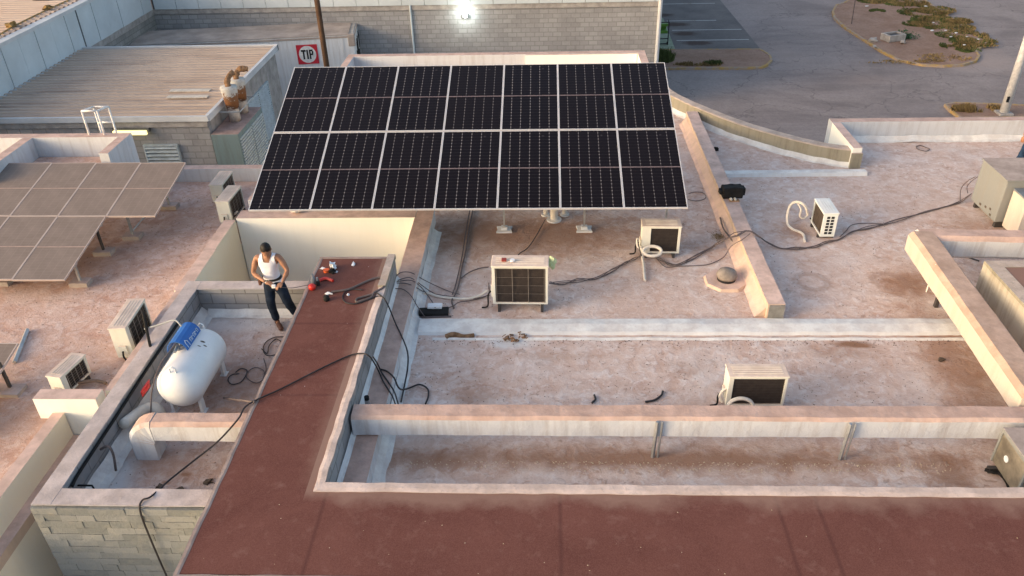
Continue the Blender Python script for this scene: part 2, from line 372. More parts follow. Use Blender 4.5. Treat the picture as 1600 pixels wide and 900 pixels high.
M['trailer'] = dusty('trailer_paint', (.68,.69,.71), (.30,.28,.26), .45, grime=(.40,.35,.31), bump=.05)
M['trailertop'] = plain('trailer_roof_sheet', (.37,.31,.275), .75, .3, var=.25, sc_=1.2)
M['galv'] = plain('galvanised_steel', (.42,.43,.44), .45, .5, .6, var=.2, sc_=8)
M['alu'] = plain('panel_aluminium', (.66,.64,.65), .45, .5, .25, var=.08, sc_=5, bump=0)
M['aludusty'] = plain('dusty_aluminium', (.46,.38,.35), .7, .3, .1, var=.1, sc_=5, bump=0)
M['darksteel'] = plain('dark_steel', (.05,.045,.045), .6)
M['black'] = plain('black_rubber', (.016,.015,.015), .75, .2, var=.3)
M['cable'] = plain('black_cable', (.035,.030,.032), .65, .3, var=.2)
M['cablegrey'] = plain('dusty_grey_cable', (.14,.11,.105), .8, .2, var=.25)
M['whiteplastic'] = dusty('ac_cream_paint', (.70,.68,.60), (.60,.44,.36), .12, grime=(.42,.36,.28), bump=.03, topmix=.7)
M['acclean'] = dusty('ac_white_paint', (.70,.72,.70), (.68,.67,.66), .1, grime=(.5,.47,.42), bump=.03)
M['coil'] = plain('ac_coil_fins', (.035,.026,.022), .6, .3, var=.3, sc_=12, bump=.3)
M['coilbrown'] = plain('dusty_coil_fins', (.10,.075,.058), .8, .2, var=.3, sc_=8, bump=.3)
M['guard'] = plain('guard_wire', (.22,.19,.165), .6)
M['hose'] = plain('foam_hose', (.68,.62,.55), .8, .2, var=.12)
M['concpad'] = dusty('concrete_pad', (.36,.31,.28), (.42,.31,.27), .3)
M['lampglow'] = plain('lamp_housing', (.10,.10,.10), .6)
def emis(name, c, e):
    s = Mat(name); s.b.inputs['Emission Color'].default_value = (*c,1); s.b.inputs['Emission Strength'].default_value = e; return s.col(c)
M['tube_light'] = emis('fluorescent_lens', (1.0,.86,.36), .72)
M['flood_light'] = emis('floodlight_lens', (.88,1.0,.93), 60)
def cells(name, base, line, dust=0.0, ncol=6, w=1.111, l=2.105):
    s = Mat(name, .24 if not dust else .8, .18 if not dust else .2)
    P = s.sep(s.obj)
    fx = s.math('FRACT', s.math('MULTIPLY', s.math('ADD', P[0], w/2), ncol/(w)))
    dx = s.math('MULTIPLY', s.math('MINIMUM', fx, s.math('SUBTRACT', 1.0, fx)), w/ncol)      # metres to the gap between cell columns
    ny = 24.0
    fy = s.math('FRACT', s.math('MULTIPLY', P[1], ny/l)); dy = s.math('MULTIPLY', s.math('MINIMUM', fy, s.math('SUBTRACT', 1.0, fy)), l/ny)
    n = s.noise(1.4, 3, .5); c = s.mix(n, base, tuple(x*1.5 for x in base))
    bus = s.math('FRACT', s.math('MULTIPLY', P[0], 54/w)); c = s.mix(s.math('MULTIPLY', s.ramp(bus, [(.0,1.0),(.12,0.0)]), .0), c, line)
    c = s.mix(s.math('MULTIPLY', s.ramp(dy, [(.0015,1.0),(.0045,0.0)]), .05 if not dust else .7), c, line)
    gap = s.ramp(dx, [(.0035,1.0),(.0060,0.0)])
    pulse = s.math('ADD', .17, s.math('MULTIPLY', s.ramp(dy, [(.010,1.0),(.018,0.0)]), .24))
    c = s.mix(s.math('MULTIPLY', gap, pulse if not dust else .6), c, line)
    dia = s.ramp(s.math('ADD', dx, dy), [(.010,1.0),(.014,0.0)]); c = s.mix(s.math('MULTIPLY', dia, .5 if not dust else .05), c, line)
    oi = s.t.nodes.new('ShaderNodeObjectInfo'); c = s.mix(s.math('MULTIPLY', oi.outputs['Random'], .5), c, (.010,.0055,.0050)) if not dust else c
    if dust:
        d = s.noise(2.0, 5, .65); c = s.mix(dust, c, s.mix(s.step(d,.35,.7), (.215,.168,.145), (.285,.225,.195)))
    else:
        d = s.step(s.noise(1.3, 5, .7), .60, .85); c = s.mix(s.math('MULTIPLY', d, .03), c, (.35,.28,.28))
        v = s.vor(3.0); c = s.mix(s.math('MULTIPLY', s.ramp(v.outputs[0], [(.02,1.0),(.10,0.0)]), .06), c, (.6,.55,.6))
    return s.col(c)
M['cells'] = cells('mono_cells', (.0050,.0030,.0036), (.42,.39,.40))
M['cellsdusty'] = cells('dusty_cells', (.03,.022,.02), (.4,.35,.33), dust=.86)
M['midbar'] = plain('ribbon_strip', (.16,.12,.125), .5, bump=0)
M['midbard'] = plain('dusty_ribbon_strip', (.36,.26,.225), .8, bump=0)
M['skin'] = plain('skin', (.34,.165,.095), .55, .4, var=.1, sc_=5)
M['hair'] = plain('black_hair', (.012,.009,.008), .6, .3, var=.3, sc_=40)
M['vest'] = plain('white_cotton', (.74,.74,.80), .9, .1, var=.06, sc_=9, bump=.3)
M['denim'] = plain('dark_denim', (.016,.024,.042), .9, .1, var=.3, sc_=12, bump=.3)
M['denimblue'] = plain('blue_denim', (.022,.045,.09), .9, .1, var=.3, sc_=12, bump=.3)
M['shoe'] = plain('brown_leather', (.11,.05,.035), .6, .3)
M['redpl'] = plain('red_plastic', (.62,.03,.02), .35, .5, var=.1)
M['orange'] = plain('orange_plastic', (.75,.13,.03), .5)
M['blue'] = plain('blue_hood_plastic', (.025,.13,.42), .5, .4, var=.15, sc_=4)
M['whiteink'] = plain('white_lettering', (.6,.68,.75), .7, bump=0)
M['paper'] = plain('white_scrap', (.74,.74,.76), .8)
M['greytool'] = plain('grey_tool', (.22,.24,.27), .5)
M['tankwhite'] = None
def tankm():
    s = Mat('tank_white_paint', .45, .4); n = s.noise(4,5,.65); f = s.noise(9,6,.75)
    c = s.mix(s.step(n,.35,.7), (.70,.71,.72), (.78,.79,.80)); c = s.mix(s.math('MULTIPLY', s.step(f,.62,.74), .4), c, (.45,.37,.32))
    nz = s.sep(s.nrm)[2]; c = s.mix(s.math('MULTIPLY', s.step(nz,.75,1.0), .22), c, (.66,.52,.46)); return s.col(c)
M['tankwhite'] = tankm()
def rustm():
    s = Mat('rusty_painted_metal', .85, .2); n = s.noise(5,6,.72,dist=.4); z = s.math('ADD', s.sep(s.obj)[2], s.math('MULTIPLY', s.math('SUBTRACT', n, .5), 1.1))
    wh = (.60,.59,.56)
    c = s.ramp(z, [(0,(.45,.40,.36)),(.36,(.55,.50,.46)),(.46,(.10,.05,.03)),(.60,(.24,.10,.04)),(.80,(.20,.10,.055)),(.88,(.50,.48,.45))])
    c = s.mix(s.math('MULTIPLY', s.step(s.noise(9,5,.7),.56,.68), .6), c, (.20,.10,.05)); return s.col(c)
M['rust'] = rustm()
M['rustpole'] = plain('rusty_pole', (.085,.048,.03), .9, .2, var=.3, sc_=3)
M['foam'] = plain('crumbling_foam', (.24,.14,.08), .95, .1, var=.4, sc_=14, bump=.8)
M['bluegrey'] = dusty('blue_grey_sheet_metal', (.17,.23,.24), (.30,.20,.17), .35, grime=(.12,.11,.10))
M['louvre'] = plain('louvre_slats', (.46,.51,.53), .6)
M['rtu'] = dusty('old_grey_sheet', (.235,.24,.235), (.33,.255,.22), .2, grime=(.25,.21,.17), bump=.1)
M['rtulid'] = plain('blue_grey_lid', (.16,.18,.20), .6)
M['metaldirty'] = plain('dirty_aluminium', (.28,.245,.19), .5, .4, .3, var=.45, sc_=3)
M['signred'] = plain('sign_red', (.50,.02,.04), .6, bump=0); M['signwhite'] = plain('sign_white', (.72,.72,.72), .6, bump=0); M['signblack'] = plain('sign_black', (.012,.012,.014), .6, bump=0)
M['grassgreen'] = plain('weed_green', (.085,.11,.04), .9, .1, var=.5, sc_=.8, bump=0)
M['grassdry'] = plain('weed_dry', (.24,.17,.08), .9, .1, var=.4, sc_=.8, bump=0)
M['cartgreen'] = plain('cart_green_plastic', (.10,.24,.03), .5)
M['bush'] = plain('bush_green', (.05,.10,.05), .9, .1, var=.3)
M['limegreen'] = plain('lime_cloth', (.52,.58,.33), .8)
M['foamhose'] = plain('brown_foam_hose', (.30,.20,.14), .9, .1, var=.2)
M['darkdome'] = plain('weathered_dome', (.27,.23,.20), .8, .2, var=.3)
M['endgrey'] = plain('bare_grey_mortar', (.23,.22,.20), .9, .2, var=.25, bump=.3)
M['slabrim'] = dusty('dull_slab_rim', (.22,.17,.15), (.27,.20,.175), .5, bump=.5)
M['skylight'] = plain('pale_skylight_sheet', (.60,.52,.43), .6)
M['blockside'] = dusty('stained_concrete', (.42,.38,.32), (.40,.33,.30), .6, grime=(.20,.17,.13), bump=.5)
# ================================================================ SETTING
GZ = -5.5
struct('ground', sheet([(-300,-300),(300,-300),(300,500),(-300,500)], GZ-.004), M['ground'])
struct('road', sheet([(-60,-30),(120,-30),(120,200),(-60,200)], GZ), M['asphalt'])
# parking bay surface east of the grey warehouse
lotp = [(5.0,45.0)] + [(12.02,44.69),(12.0,49.63),(11.92,56.5)] + [(10.2,75),(5.0,75)]
struct('parking_lot', sheet(lotp, GZ+.004), M['lot'])
bm = B()
for a, b in ([(7.66,46.88,-5.5),(11.8,46.6,-5.5)], [(7.7,49.08,-5.5),(11.83,48.81,-5.5)], [(7.67,51.24,-5.5),(10.72,51.05,-5.5)], [(7.98,55.6,-5.5),(11.42,55.37,-5.5)]):
    f = bm.faces.new([bm.verts.new(p) for p in ((a[0],a[1]-.07,GZ+.008),(b[0],a[1]-.07,GZ+.008),(b[0],a[1]+.07,GZ+.008),(a[0],a[1]+.07,GZ+.008))])
struct('parking_bay_lines', bm, M['line'])
struct('walkway', sheet([(6.11,45.23),(7.35,45.17),(7.53,52.02),(6.89,52.06)], GZ+.010), M['palegreen'])
# planting strip with kerb in front of the bays
stripo = [(5.2,41.5)] + [(8.65,41.41),(10.6,41.33),(11.28,41.41),(11.7,41.82),(12.11,42.58),(12.23,43.37),(12.13,44.09),(11.92,44.7)] + [(5.2,44.9)]
def inset(p, d):
    c = Vector((sum(a[0] for a in p)/len(p), sum(a[1] for a in p)/len(p)))
    out = []
    for i in range(len(p)):
        a, b, e = Vector(p[i-1]), Vector(p[i]), Vector(p[(i+1)%len(p)])
        t = ((b-a).normalized()+(e-b).normalized()).normalized(); n = Vector((t.y,-t.x))
        if (c-b).dot(n) < 0: n = -n
        out.append(tuple(b+n*d))
    return out
def kerbed(name, poly, kmat, lab):
    inner = inset(poly, .13)
    struct(name, prism(B(), inner, GZ-.02, GZ+.10), M['dirt'])
    bm = B(); n = len(poly)
    lo = [bm.verts.new((x,y,GZ)) for x,y in poly]; hi = [bm.verts.new((x,y,GZ+.12)) for x,y in inset(poly,.01)]; ih = [bm.verts.new((x,y,GZ+.12)) for x,y in inner]; il = [bm.verts.new((x,y,GZ)) for x,y in inner]
    for i in range(n):
        j = (i+1)%n
        for a, b in ((lo,hi),(hi,ih),(ih,il)): bm.faces.new([a[i],a[j],b[j],b[i]])
    struct('kerb', bm, kmat)
kerbed('planting_strip', stripo, M['yellow'], '')
isl = [(18.19,52.64),(17.84,51.08),(17.78,48.87),(18.03,46.02),(18.24,43.8),(18.6,42.29),(19.44,41.49),(20.46,41.23),(21.5,41.4),(22.44,42.01),(23.0,42.88),(23.24,43.79)] + [(24.66,45.43),(24.74,48.06),(24.8,51.27),(25.01,54.7),(25.37,57.77),(21.68,57.67),(19.78,55.06),(18.92,54.25)]
kerbed('traffic_island', isl, M['yellow'], '')
isl2 = [(18.14,35.67),(18.06,34.93),(18.12,33.91),(23.55,33.9),(24.15,34.99),(20.58,35.67),(18.69,35.9)]
kerbed('lamp_island', isl2, M['yellow'], '')
# weeds: nobody can count them
def weeds(name, patches, mat, n, label):
    bm = B(); rnd = random.Random(3)
    for (x,y,rx,ry,h,k) in patches:
        for i in range(int(n*k)):
            a = rnd.random()*6.283; q = math.sqrt(rnd.random()); px, py = x+rx*q*math.cos(a), y+ry*q*math.sin(a)
            if noise.noise((px*1.1,py*1.1,0))+.35*noise.noise((px*4,py*4,2)) < rnd.uniform(-.35,.25): continue
            hh = h*(.4+rnd.random()*.8); b = rnd.random()*6.283; d = .025+.03*rnd.random(); lx, ly = (rnd.random()-.5)*hh, (rnd.random()-.5)*hh
            v = [bm.verts.new((px-d*math.cos(b),py-d*math.sin(b),GZ+.1)), bm.verts.new((px+d*math.cos(b),py+d*math.sin(b),GZ+.1)), bm.verts.new((px+lx,py+ly,GZ+.1+hh))]
            bm.faces.new(v)
    o = obj(name, bm, mat); o['kind'] = 'stuff'; o['label'] = label; o['category'] = 'weeds'
g1 = []
for (px_, py_, r) in [(23.42, 54.29, 1.4), (23.53, 51.98, 1.5), (23.57, 50.13, 1.4), (23.66, 48.54, 1.4), (23.69, 46.89, 1.4), (23.78, 45.47, 1.3), (24.36, 52.57, 1.3), (22.73, 44.66, 1.1), (22.53, 55.22, 1.2), (21.46, 55.12, 0.9), (24.62, 49.92, 0.9), (22.13, 49.34, 0.8), (22.88, 43.81, 0.6), (23.58, 56.41, 1.5), (20.96, 52.46, 0.5)]: g1.append((px_,py_,r,r*.8,.09,.8))
g1 += [(6.4,43.2,.6,.9,.40,.6),(8.9,42.1,.5,.3,.18,.3)]
weeds('green_weeds', g1, M['grassgreen'], 2600, 'low green weeds growing over the traffic island')
g2 = [(x+.2,y-.2,r*.9,r*.7,.13,.9) for (x,y,r,_,_,_) in g1[:12]] + [(8.4,42.0,1.6,.30,.14,.7),(19.2,34.9,1.1,.35,.22,1.6),(21.0,42.6,1.5,.7,.08,.4),(18.6,42.0,2.2,.3,.08,.4)]
weeds('dry_weeds', g2, M['grassdry'], 1300, 'yellow dry weeds along the kerbs and by the pole')

# ================================================================ MAIN BUILDING (the roof we look down on)
bld = thing('flat_roof_building', 'low flat roofed building with dusty pink roof, parapets and red edge slab', 'building', (0,0,0))
curve = [(2.99,23.6),(3.02,22.2),(3.2,21.1),(3.55,20.3),(4.06,19.5),(4.5,18.85),(5.0,18.28),(5.5,17.8),(5.95,17.42),(6.4,17.13),(6.95,16.9)]
roofp = [(-2.2,5.6),(13.5,5.6),(13.5,18.42),(7.02,18.42),(7.02,17.0)] + curve[::-1] + [(2.97,24.35),(-5.9,24.35),(-5.9,14.2),(-2.2,14.2)]
bm = B(); prism(bm, roofp, -.3, 0); obj('roof_surface', bm, M['floor'], bld)
# outside walls going down to the street
bm = B(); prism(bm, [(-2.2,5.5),(13.5,5.5),(13.5,18.55),(6.8,18.55),(6.8,17.05)] + [(x+.06,y+.06) for x,y in curve[::-1][1:]] + [(3.1,24.4),(-6.0,24.4),(-6.0,14.4),(-2.2,14.4)], GZ, -.31)
obj('outer_wall', bm, M['cream'], bld)
# court with the gas tank
obj('court_floor', mk((-5.83,6.55,-.3,-3.7,11.07,0)), M['floor_court'], bld)
obj('court_wall', rbox(-6.03,6.40,-.6,-5.82,11.28,.49, amp=.006), M['blockY'], bld, label='grey block wall along the left side of the tank court')
obj('court_wall', rbox(-5.815,11.07,-.3,-2.6,11.28,.487, amp=.005), M['block'], bld, label='grey block wall at the back of the tank court')
obj('court_wall', rbox(-5.815,6.42,-.6,-3.76,6.60,.487, amp=.005), M['block'], bld, label='front wall of the tank court behind the stone facing')
obj('wall_cap', rbox(-6.045,6.36,.492,-5.81,11.30,.512, step=.12, amp=.007), M['cap'], bld)
obj('wall_cap', rbox(-5.808,11.055,.492,-3.8,11.30,.510, step=.12, amp=.007), M['cap'], bld)
obj('wall_cap', rbox(-5.808,6.36,.492,-3.82,6.615,.510, step=.12, amp=.007), M['cap'], bld)
def cove(path, w_=.14, h=.10, amp=.018, mat='kerbwhite', name='white_sealant_strip', step=.12, z=.002):
    obj(name, sweep(B(), path, [(0,z),(w_,z),(w_*.55,h*.25),(0.0,h)], amp, step), M[mat], bld)
cove([(-5.81,6.62),(-5.81,11.06)], .20, .14); cove([(-5.7,11.06),(-3.9,11.06)], .13, .10)
# split stone facing of the court front: single blocks of uneven depth in courses
bm = B(); lay = bm.faces.layers.float.new('tonef'); rnd = random.Random(11); tones = []
z = .475
while z > -3.2:
    h = .105+.01*rnd.random(); x = -6.06 - rnd.random()*.2
    while x < -3.74:
        l = .18+.26*rnd.random(); x0, x1 = max(x,-6.06), min(x+l,-3.72)
        if x1-x0 > .02:
            d = .022+.008*rnd.random(); n0 = len(bm.faces)
            j = lambda: (rnd.random()-.5)*.012
            v = [bm.verts.new(p) for p in ((x0,6.36-d+j(),z-h),(x1-.004,6.36-d+j(),z-h),(x1-.004,6.43,z-h),(x0,6.43,z-h),(x0,6.36-d+j(),z-.004),(x1-.004,6.36-d+j(),z-.004),(x1-.004,6.43,z-.004),(x0,6.43,z-.004))]
            for f in ((3,2,1,0),(4,5,6,7),(0,1,5,4),(1,2,6,5),(2,3,7,6),(3,0,4,7)): bm.faces.new([v[i] for i in f])
            tones += [rnd.random()]*6
        x += l
    z -= h
so = obj('stone_facing', bm, M['stone'], bld, label='grey green split stone facing of the tank court front')
at = so.data.attributes.new('tone', 'FLOAT', 'FACE')
for i, t in enumerate(tones): at.data[i].value = t
obj('court_wall', mk((-6.0,6.42,GZ,-3.7,6.9,-.61)), M['farblock'], bld)
# raised red slab: arm between court and roof, and the long front band
obj('slab_wall', rbox(-2.82,6.62,-.2,-2.55,11.70,.70, amp=.010, step=.15), M['blockY'], bld, label='rough block wall under the right edge of the red arm')
obj('slab_wall', rbox(-3.74,6.62,-.2,-3.60,11.68,.69, amp=.005), M['oldwall'], bld)
obj('slab_wall', rbox(-3.72,5.45,-2.0,13.5,6.50,.69, step=.5, amp=.004), M['cream'], bld)
obj('slab_wall', rbox(-3.59,11.5,-.2,-2.83,11.68,.69, amp=.005), M['oldwall'], bld)
bm = B(); prism(bm, [(-3.80,5.26),(13.5,5.26),(13.5,6.46),(-2.66,6.46),(-2.66,11.66),(-3.80,11.66)], .695, .722)
obj('red_slab', bm, M['red'], bld, label='dark red granular roofing sheet on the raised slab')
def edge(path, wd, zt, mat, amp=.012, h=.05):
    obj('slab_edge', sweep(B(), path, [(-wd/2,zt-h),(wd/2,zt-h),(wd/2,zt),(wd*.1,zt+.006),(-wd/2,zt+.004)], amp, .06, 4.0, .10), M[mat], bld)
M['edge'] = dusty('worn_edge_plaster', (.40,.33,.30), (.52,.40,.345), .5, topmix=.8)
edge([(-3.81,5.24),(-3.81,11.68)], .06, .724, 'slabrim', .012, .09)
edge([(-2.61,11.70),(-2.61,6.40)], .11, .730, 'edge', .016, .08)
edge([(-2.66,6.46),(13.5,6.46)], .14, .730, 'edge', .014, .09)
edge([(-3.84,5.22),(13.5,5.22)], .06, .722, 'slabrim', .010, .12)
edge([(-3.84,11.69),(-2.62,11.69)], .05, .728, 'slabrim', .010, .09)
obj('slab_edge', rbox(-2.67,10.75,.69,-2.545,11.74,.77, step=.1, amp=.016), M['oldwall'], bld, label='raised plaster kerb at the far end of the arm')
# low parapet right of the arm (and its white foot)
obj('parapet', rbox(-2.545,6.55,-.2,-2.20,14.33,.30, amp=.007, step=.2), M['duct'], bld, label='low dusty parapet right of the red arm')
cove([(-2.545,11.7,.302),(-2.545,6.6,.302)][::-1], .055, .07, .010)
cove([(-2.195,6.6),(-2.195,13.9)], .16, .10, .015); 
# light well behind the court
obj('light_well_wall', rbox(-6.14,13.98,-4.0,-2.56,14.33,.30, step=.4, amp=.004), M['cream'], bld, label='cream back wall of the light well')
obj('light_well_wall', rbox(-2.56,11.74,-4.0,-2.50,13.96,.296, step=.4, amp=.003), M['creamside'], bld)
obj('light_well_wall', mk((-6.02,11.285,-4.0,-2.6,11.40,.30)), M['cream'], bld)
obj('light_well_floor', mk((-6.05,11.3,-2.3,-2.5,14.0,-2.2)), M['cream'], bld)  # unseen well floor, set high to brighten the walls above it
# sill between upper and lower roof
obj('roof_sill', sweep(B(), [(-2.05,10.64),(6.7,10.64)], [(-.26,.0),(.20,.0),(.17,.05),(-.02,.075),(-.2,.05)], .010, .15), M['kerbwhite'], bld, label='white coated low sill crossing the roof')
obj('roof_sill', sweep(B(), [(-1.8,10.35),(6.6,10.35)], [(-.035,.0),(.05,.0),(.0,.022)], .012, .12), M['kerbwhite'], bld)
# partition wall running to the street side, sloping mortar at its foot
obj('partition_wall', rbox(3.62,10.88,-.05,3.90,19.7,.30, amp=.008, step=.2), M['partition'], bld, label='long low sandy partition wall dividing the upper roof')
obj('wall_end', rbox(3.64,10.85,-.02,3.89,10.878,.285, amp=.006, step=.1), M['endgrey'], bld, label='bare grey end of the partition wall')
obj('partition_foot', sweep(B(), [(3.62,19.6),(3.62,10.95)], [(0,.0),(.17,.0),(.10,.06),(.0,.20)], .016, .15), M['partition'], bld)
obj('partition_foot', sweep(B(), [(3.52,10.95),(3.52,19.6)], [(-.02,.0),(.03,.0),(.0,.03)][::-1], .014, .15), M['kerbwhite'], bld)
# curved street parapet
def offs(path, d):
    P = [Vector(p) for p in path]; o = []
    for i, p in enumerate(P):
        t = (P[min(len(P)-1,i+1)]-P[max(0,i-1)]).normalized(); o.append((p.x+t.y*d, p.y-t.x*d))
    return o
cs = [(p.x,p.y) for p in spl([(x,y,0) for x,y in curve], 4)]
obj('curved_parapet', sweep(B(), [(x,y,0) for x,y in cs], [(0,-.6),(-.24,-.6),(-.24,.38),(-.02,.38),(0,.36)], .008, .25), M['oldwall'], bld, label='curved dirty parapet along the street edge')
cove([(x,y) for x,y in cs], .13, .10, .02)
obj('corner_parapet', rbox(6.86,16.85,-.6,7.06,18.40,.47, amp=.006), M['cream'], bld)
obj('parapet_end', rbox(6.84,16.79,-.02,7.075,16.845,.36, amp=.006, step=.1), M['oldwall'], bld)
obj('street_parapet', rbox(6.86,18.42,-.6,13.5,18.66,.47, amp=.006), M['white'], bld, label='white street parapet with pink dusty top')
cove([(7.06,18.41),(13.5,18.41)], .16, .12, .03)
obj('low_kerb', sweep(B(), [(3.92,16.50),(7.1,16.52)], [(-.05,0),(.13,0),(.10,.08),(-.05,.09)], .008, .15), M['kerbwhite'], bld, label='low white kerb on the upper right roof')
# raised enclosure behind the solar panels
bm = rbox(-6.0,24.18,-.6,3.05,24.42,.50, step=.4, amp=.006)
obj('back_parapet', bm, M['white'], bld)
obj('back_parapet', mk((-.55,24.10,-.3,2.80,24.176,.492)), M['cream'], bld, label='cream painted stretch of the back parapet')
obj('back_parapet', rbox(2.82,21.4,-.6,3.05,24.17,.50, step=.4, amp=.006), M['cream'], bld)
obj('back_parapet', rbox(-6.0,14.4,-.6,-5.8,24.17,.50, step=.4, amp=.006), M['white'], bld)
# raised block with a red coated top at the right
t = bld
obj('raised_block', rbox(7.02,8.2,.02,9.4,11.22,.86, step=.3, amp=.008), M['blockside'], t, label='raised concrete block with stained sides and red coated top')
bm = B(); box(bm, 7.02,8.2,.86,7.24,11.22,.91); box(bm, 7.24,11.02,.86,9.4,11.22,.91)
obj('raised_block_rim', bm, M['oldwall'], t)
obj('raised_block_top', mk((7.245,8.2,.862,9.4,11.015,.904)), M['red'], t)
obj('raised_block_base', mk((7.05,8.25,0,9.38,11.2,.019)), M['darksteel'], t)

# ================================================================ NEIGHBOURING ROOF (left)
lb = thing('flat_roof_building', 'lower left building with cream parapets and dusty brown solar panels', 'building', (0,0,0))
bm = B(); prism(bm, [(-6.32,8.8),(-6.32,14.34),(-5.9,14.34),(-5.9,16.35),(-22,16.35),(-22,2),(-6.85,2),(-6.85,8.4),(-7.2,8.8)], -.3, 0)
obj('roof_surface', bm, M['floor_left'], lb)
bm = B(); prism(bm, [(-6.33,8.8),(-6.33,11.3),(-6.2,14.0),(-6.05,14.4),(-6.05,16.3),(-21.9,16.3),(-21.9,2.1),(-6.9,2.1),(-6.9,8.8)], GZ, -.31)
obj('outer_wall', bm, M['cream'], lb)
# edge wall between the two roofs and the light well
obj('parapet', rbox(-6.30,8.66,-4.0,-6.05,11.30,.32, amp=.006), M['creamside'], lb, label='cream parapet beside the tank court with pink dusty top')
obj('parapet', rbox(-6.34,11.305,-4.0,-6.10,12.75,.31, amp=.005), M['creamside'], lb)
obj('parapet', rbox(-6.38,12.76,-4.0,-6.155,13.97,.27, amp=.005), M['creamside'], lb)
obj('front_stub_wall', rbox(-7.22,8.42,-1.6,-6.31,8.64,.36, amp=.004), M['cream'], lb, label='short cream wall facing the street beside the court')
obj('edge_parapet', rbox(-7.00,2.0,-.55,-6.83,8.40,.12, amp=.004), M['creamside'], lb, label='cream parapet running towards the street at lower left')
obj('ledge', mk((-6.83,2.0,-.45,-6.66,8.40,-.30)), M['partition'], lb)
obj('lower_wall_and_bounce_floor', mk((-6.9,2.0,GZ,-6.665,8.40,-.451)), M['creamside'], lb)
obj('lower_wall_and_bounce_floor', mk((-6.66,2.0,GZ,-6.08,8.40,-1.7)), M['creamside'], lb)  # cream floor block added in the gap to bounce light onto the wall
obj('back_parapet', rbox(-22,16.36,-.6,-5.92,16.58,.31, step=.4, amp=.006), M['white'], lb, label='white back parapet of the left roof')
# raised shaft with its own parapet
obj('raised_shaft', rbox(-15.0,16.1,0,-9.05,16.33,1.2, step=.4, amp=.005), M['white'], lb, label='raised white shaft parapet behind the dusty panels')
obj('raised_shaft', rbox(-9.25,15.2,0,-9.05,16.09,1.2, step=.4, amp=.005), M['white'], lb)
obj('raised_shaft', rbox(-11.37,14.3,0,-11.15,16.09,1.2, step=.4, amp=.005), M['white'], lb)
obj('raised_shaft_floor', mk((-11.14,15.2,0,-9.26,16.09,.75)), M['floor_left'], lb)

# ================================================================ CORRUGATED ROOFED ANNEXE (back left)
ax = thing('annexe', 'block annexe with a dusty corrugated metal roof and louvred side wall', 'building', (0,0,0))
def corrugated(x0, x1, y0, y1, z0, z1, pitch=.28, amp=.045, side=False):
    bm = B(); n = int((y1-y0)/pitch); pr = []
    for i in range(n):
        y = y0 + i*pitch
        for f, h in ((0,0),(.30,0),(.42,1),(.72,1),(.84,0)): pr.append((y+f*pitch, h*amp))
    pr.append((y1,0)); rows = []
    xs = [x0+(x1-x0)*k/6 for k in range(7)]
    for x in xs: rows.append([bm.verts.new((x, y, z0+(z1-z0)*(y-y0)/(y1-y0)+h+.012*noise.noise((x*.4,y*.7,0)))) for y, h in pr])
    for a, b in zip(rows, rows[1:]):
        for i in range(len(a)-1): bm.faces.new([a[i],b[i],b[i+1],a[i+1]])
    return bm
obj('corrugated_roof', corrugated(-17.3,-9.98,22.30,29.5,-.655,-.64), M['corr'], ax)
for i, (x0,y0) in enumerate(((-11.9,24.35),(-11.75,23.75))):
    obj('skylight_strip', mk((x0,y0,-.60,x0+1.3,y0+.22,-.575)), M['skylight'], ax)
bm = B(); box(bm, -17.3,22.22,-.78,-9.9,22.30,-.62); box(bm, -9.98,22.30,-.80,-9.88,29.6,-.60); box(bm, -17.3,29.5,-.80,-9.88,29.6,-.58)
obj('roof_edge_trim', bm, M['cladtop'], ax)
obj('front_wall', mk((-17.3,22.36,GZ,-10.0,22.6,-.79)), M['farblock'], ax)
obj('concrete_band', mk((-17.3,22.30,-.98,-10.0,22.359,-.785)), M['concrete'], ax)
obj('side_wall', mk((-10.25,22.601,GZ,-10.0,29.45,-.80)), M['concrete'], ax, label='smooth grey rendered side wall')
obj('back_wall', mk((-17.3,29.3,GZ,-10.26,29.45,-.80)), M['farblock'], ax)
def louvre(parent, x0, x1, y0, y1, z0, z1, n, facing):
    bm = B(); t = .04
    if facing == 'x':
        for a in (y0,(y0+y1)/2-t/2,y1-t): box(bm, x0,a,z0,x1,a+t,z1)
        box(bm,x0,y0+t,z1-t,x1,y1-t,z1); box(bm,x0,y0+t,z0,x1,y1-t,z0+t)
        for i in range(n):
            zz = z0+t+(z1-z0-2*t)*(i+.5)/n; Mx = Matrix.Translation((x1-.02,0,zz)) @ Matrix.Rotation(R(40),4,'Y'); box(bm, -.03,y0+t,-.006,.03,y1-t,.006, Mx)
    else:
        for a in (x0,x1-t): box(bm, a,y0,z0,a+t,y1,z1)
        box(bm,x0+t,y0,z1-t,x1-t,y1,z1); box(bm,x0+t,y0,z0,x1-t,y1,z0+t)
        for i in range(n):
            zz = z0+t+(z1-z0-2*t)*(i+.5)/n; Mx = Matrix.Translation((0,y0+.03,zz)) @ Matrix.Rotation(R(35),4,'X'); box(bm, x0+t,-.05,-.012,x1-t,.05,.012, Mx)
    return obj('louvre', bm, M['louvre'], parent)
louvre(ax, -10.0, -9.94, 25.7, 28.0, -3.3, -1.45, 22, 'x')
obj('louvre_recess', mk((-10.02,25.75,-3.25,-9.985,27.95,-1.5)), M['darksteel'], ax)
louvre(ax, -12.1, -11.05, 22.24, 22.352, -2.3, -1.52, 6, 'y')
obj('louvre_recess', mk((-12.05,22.353,-2.25,-11.1,22.359,-1.57)), M['darksteel'], ax)
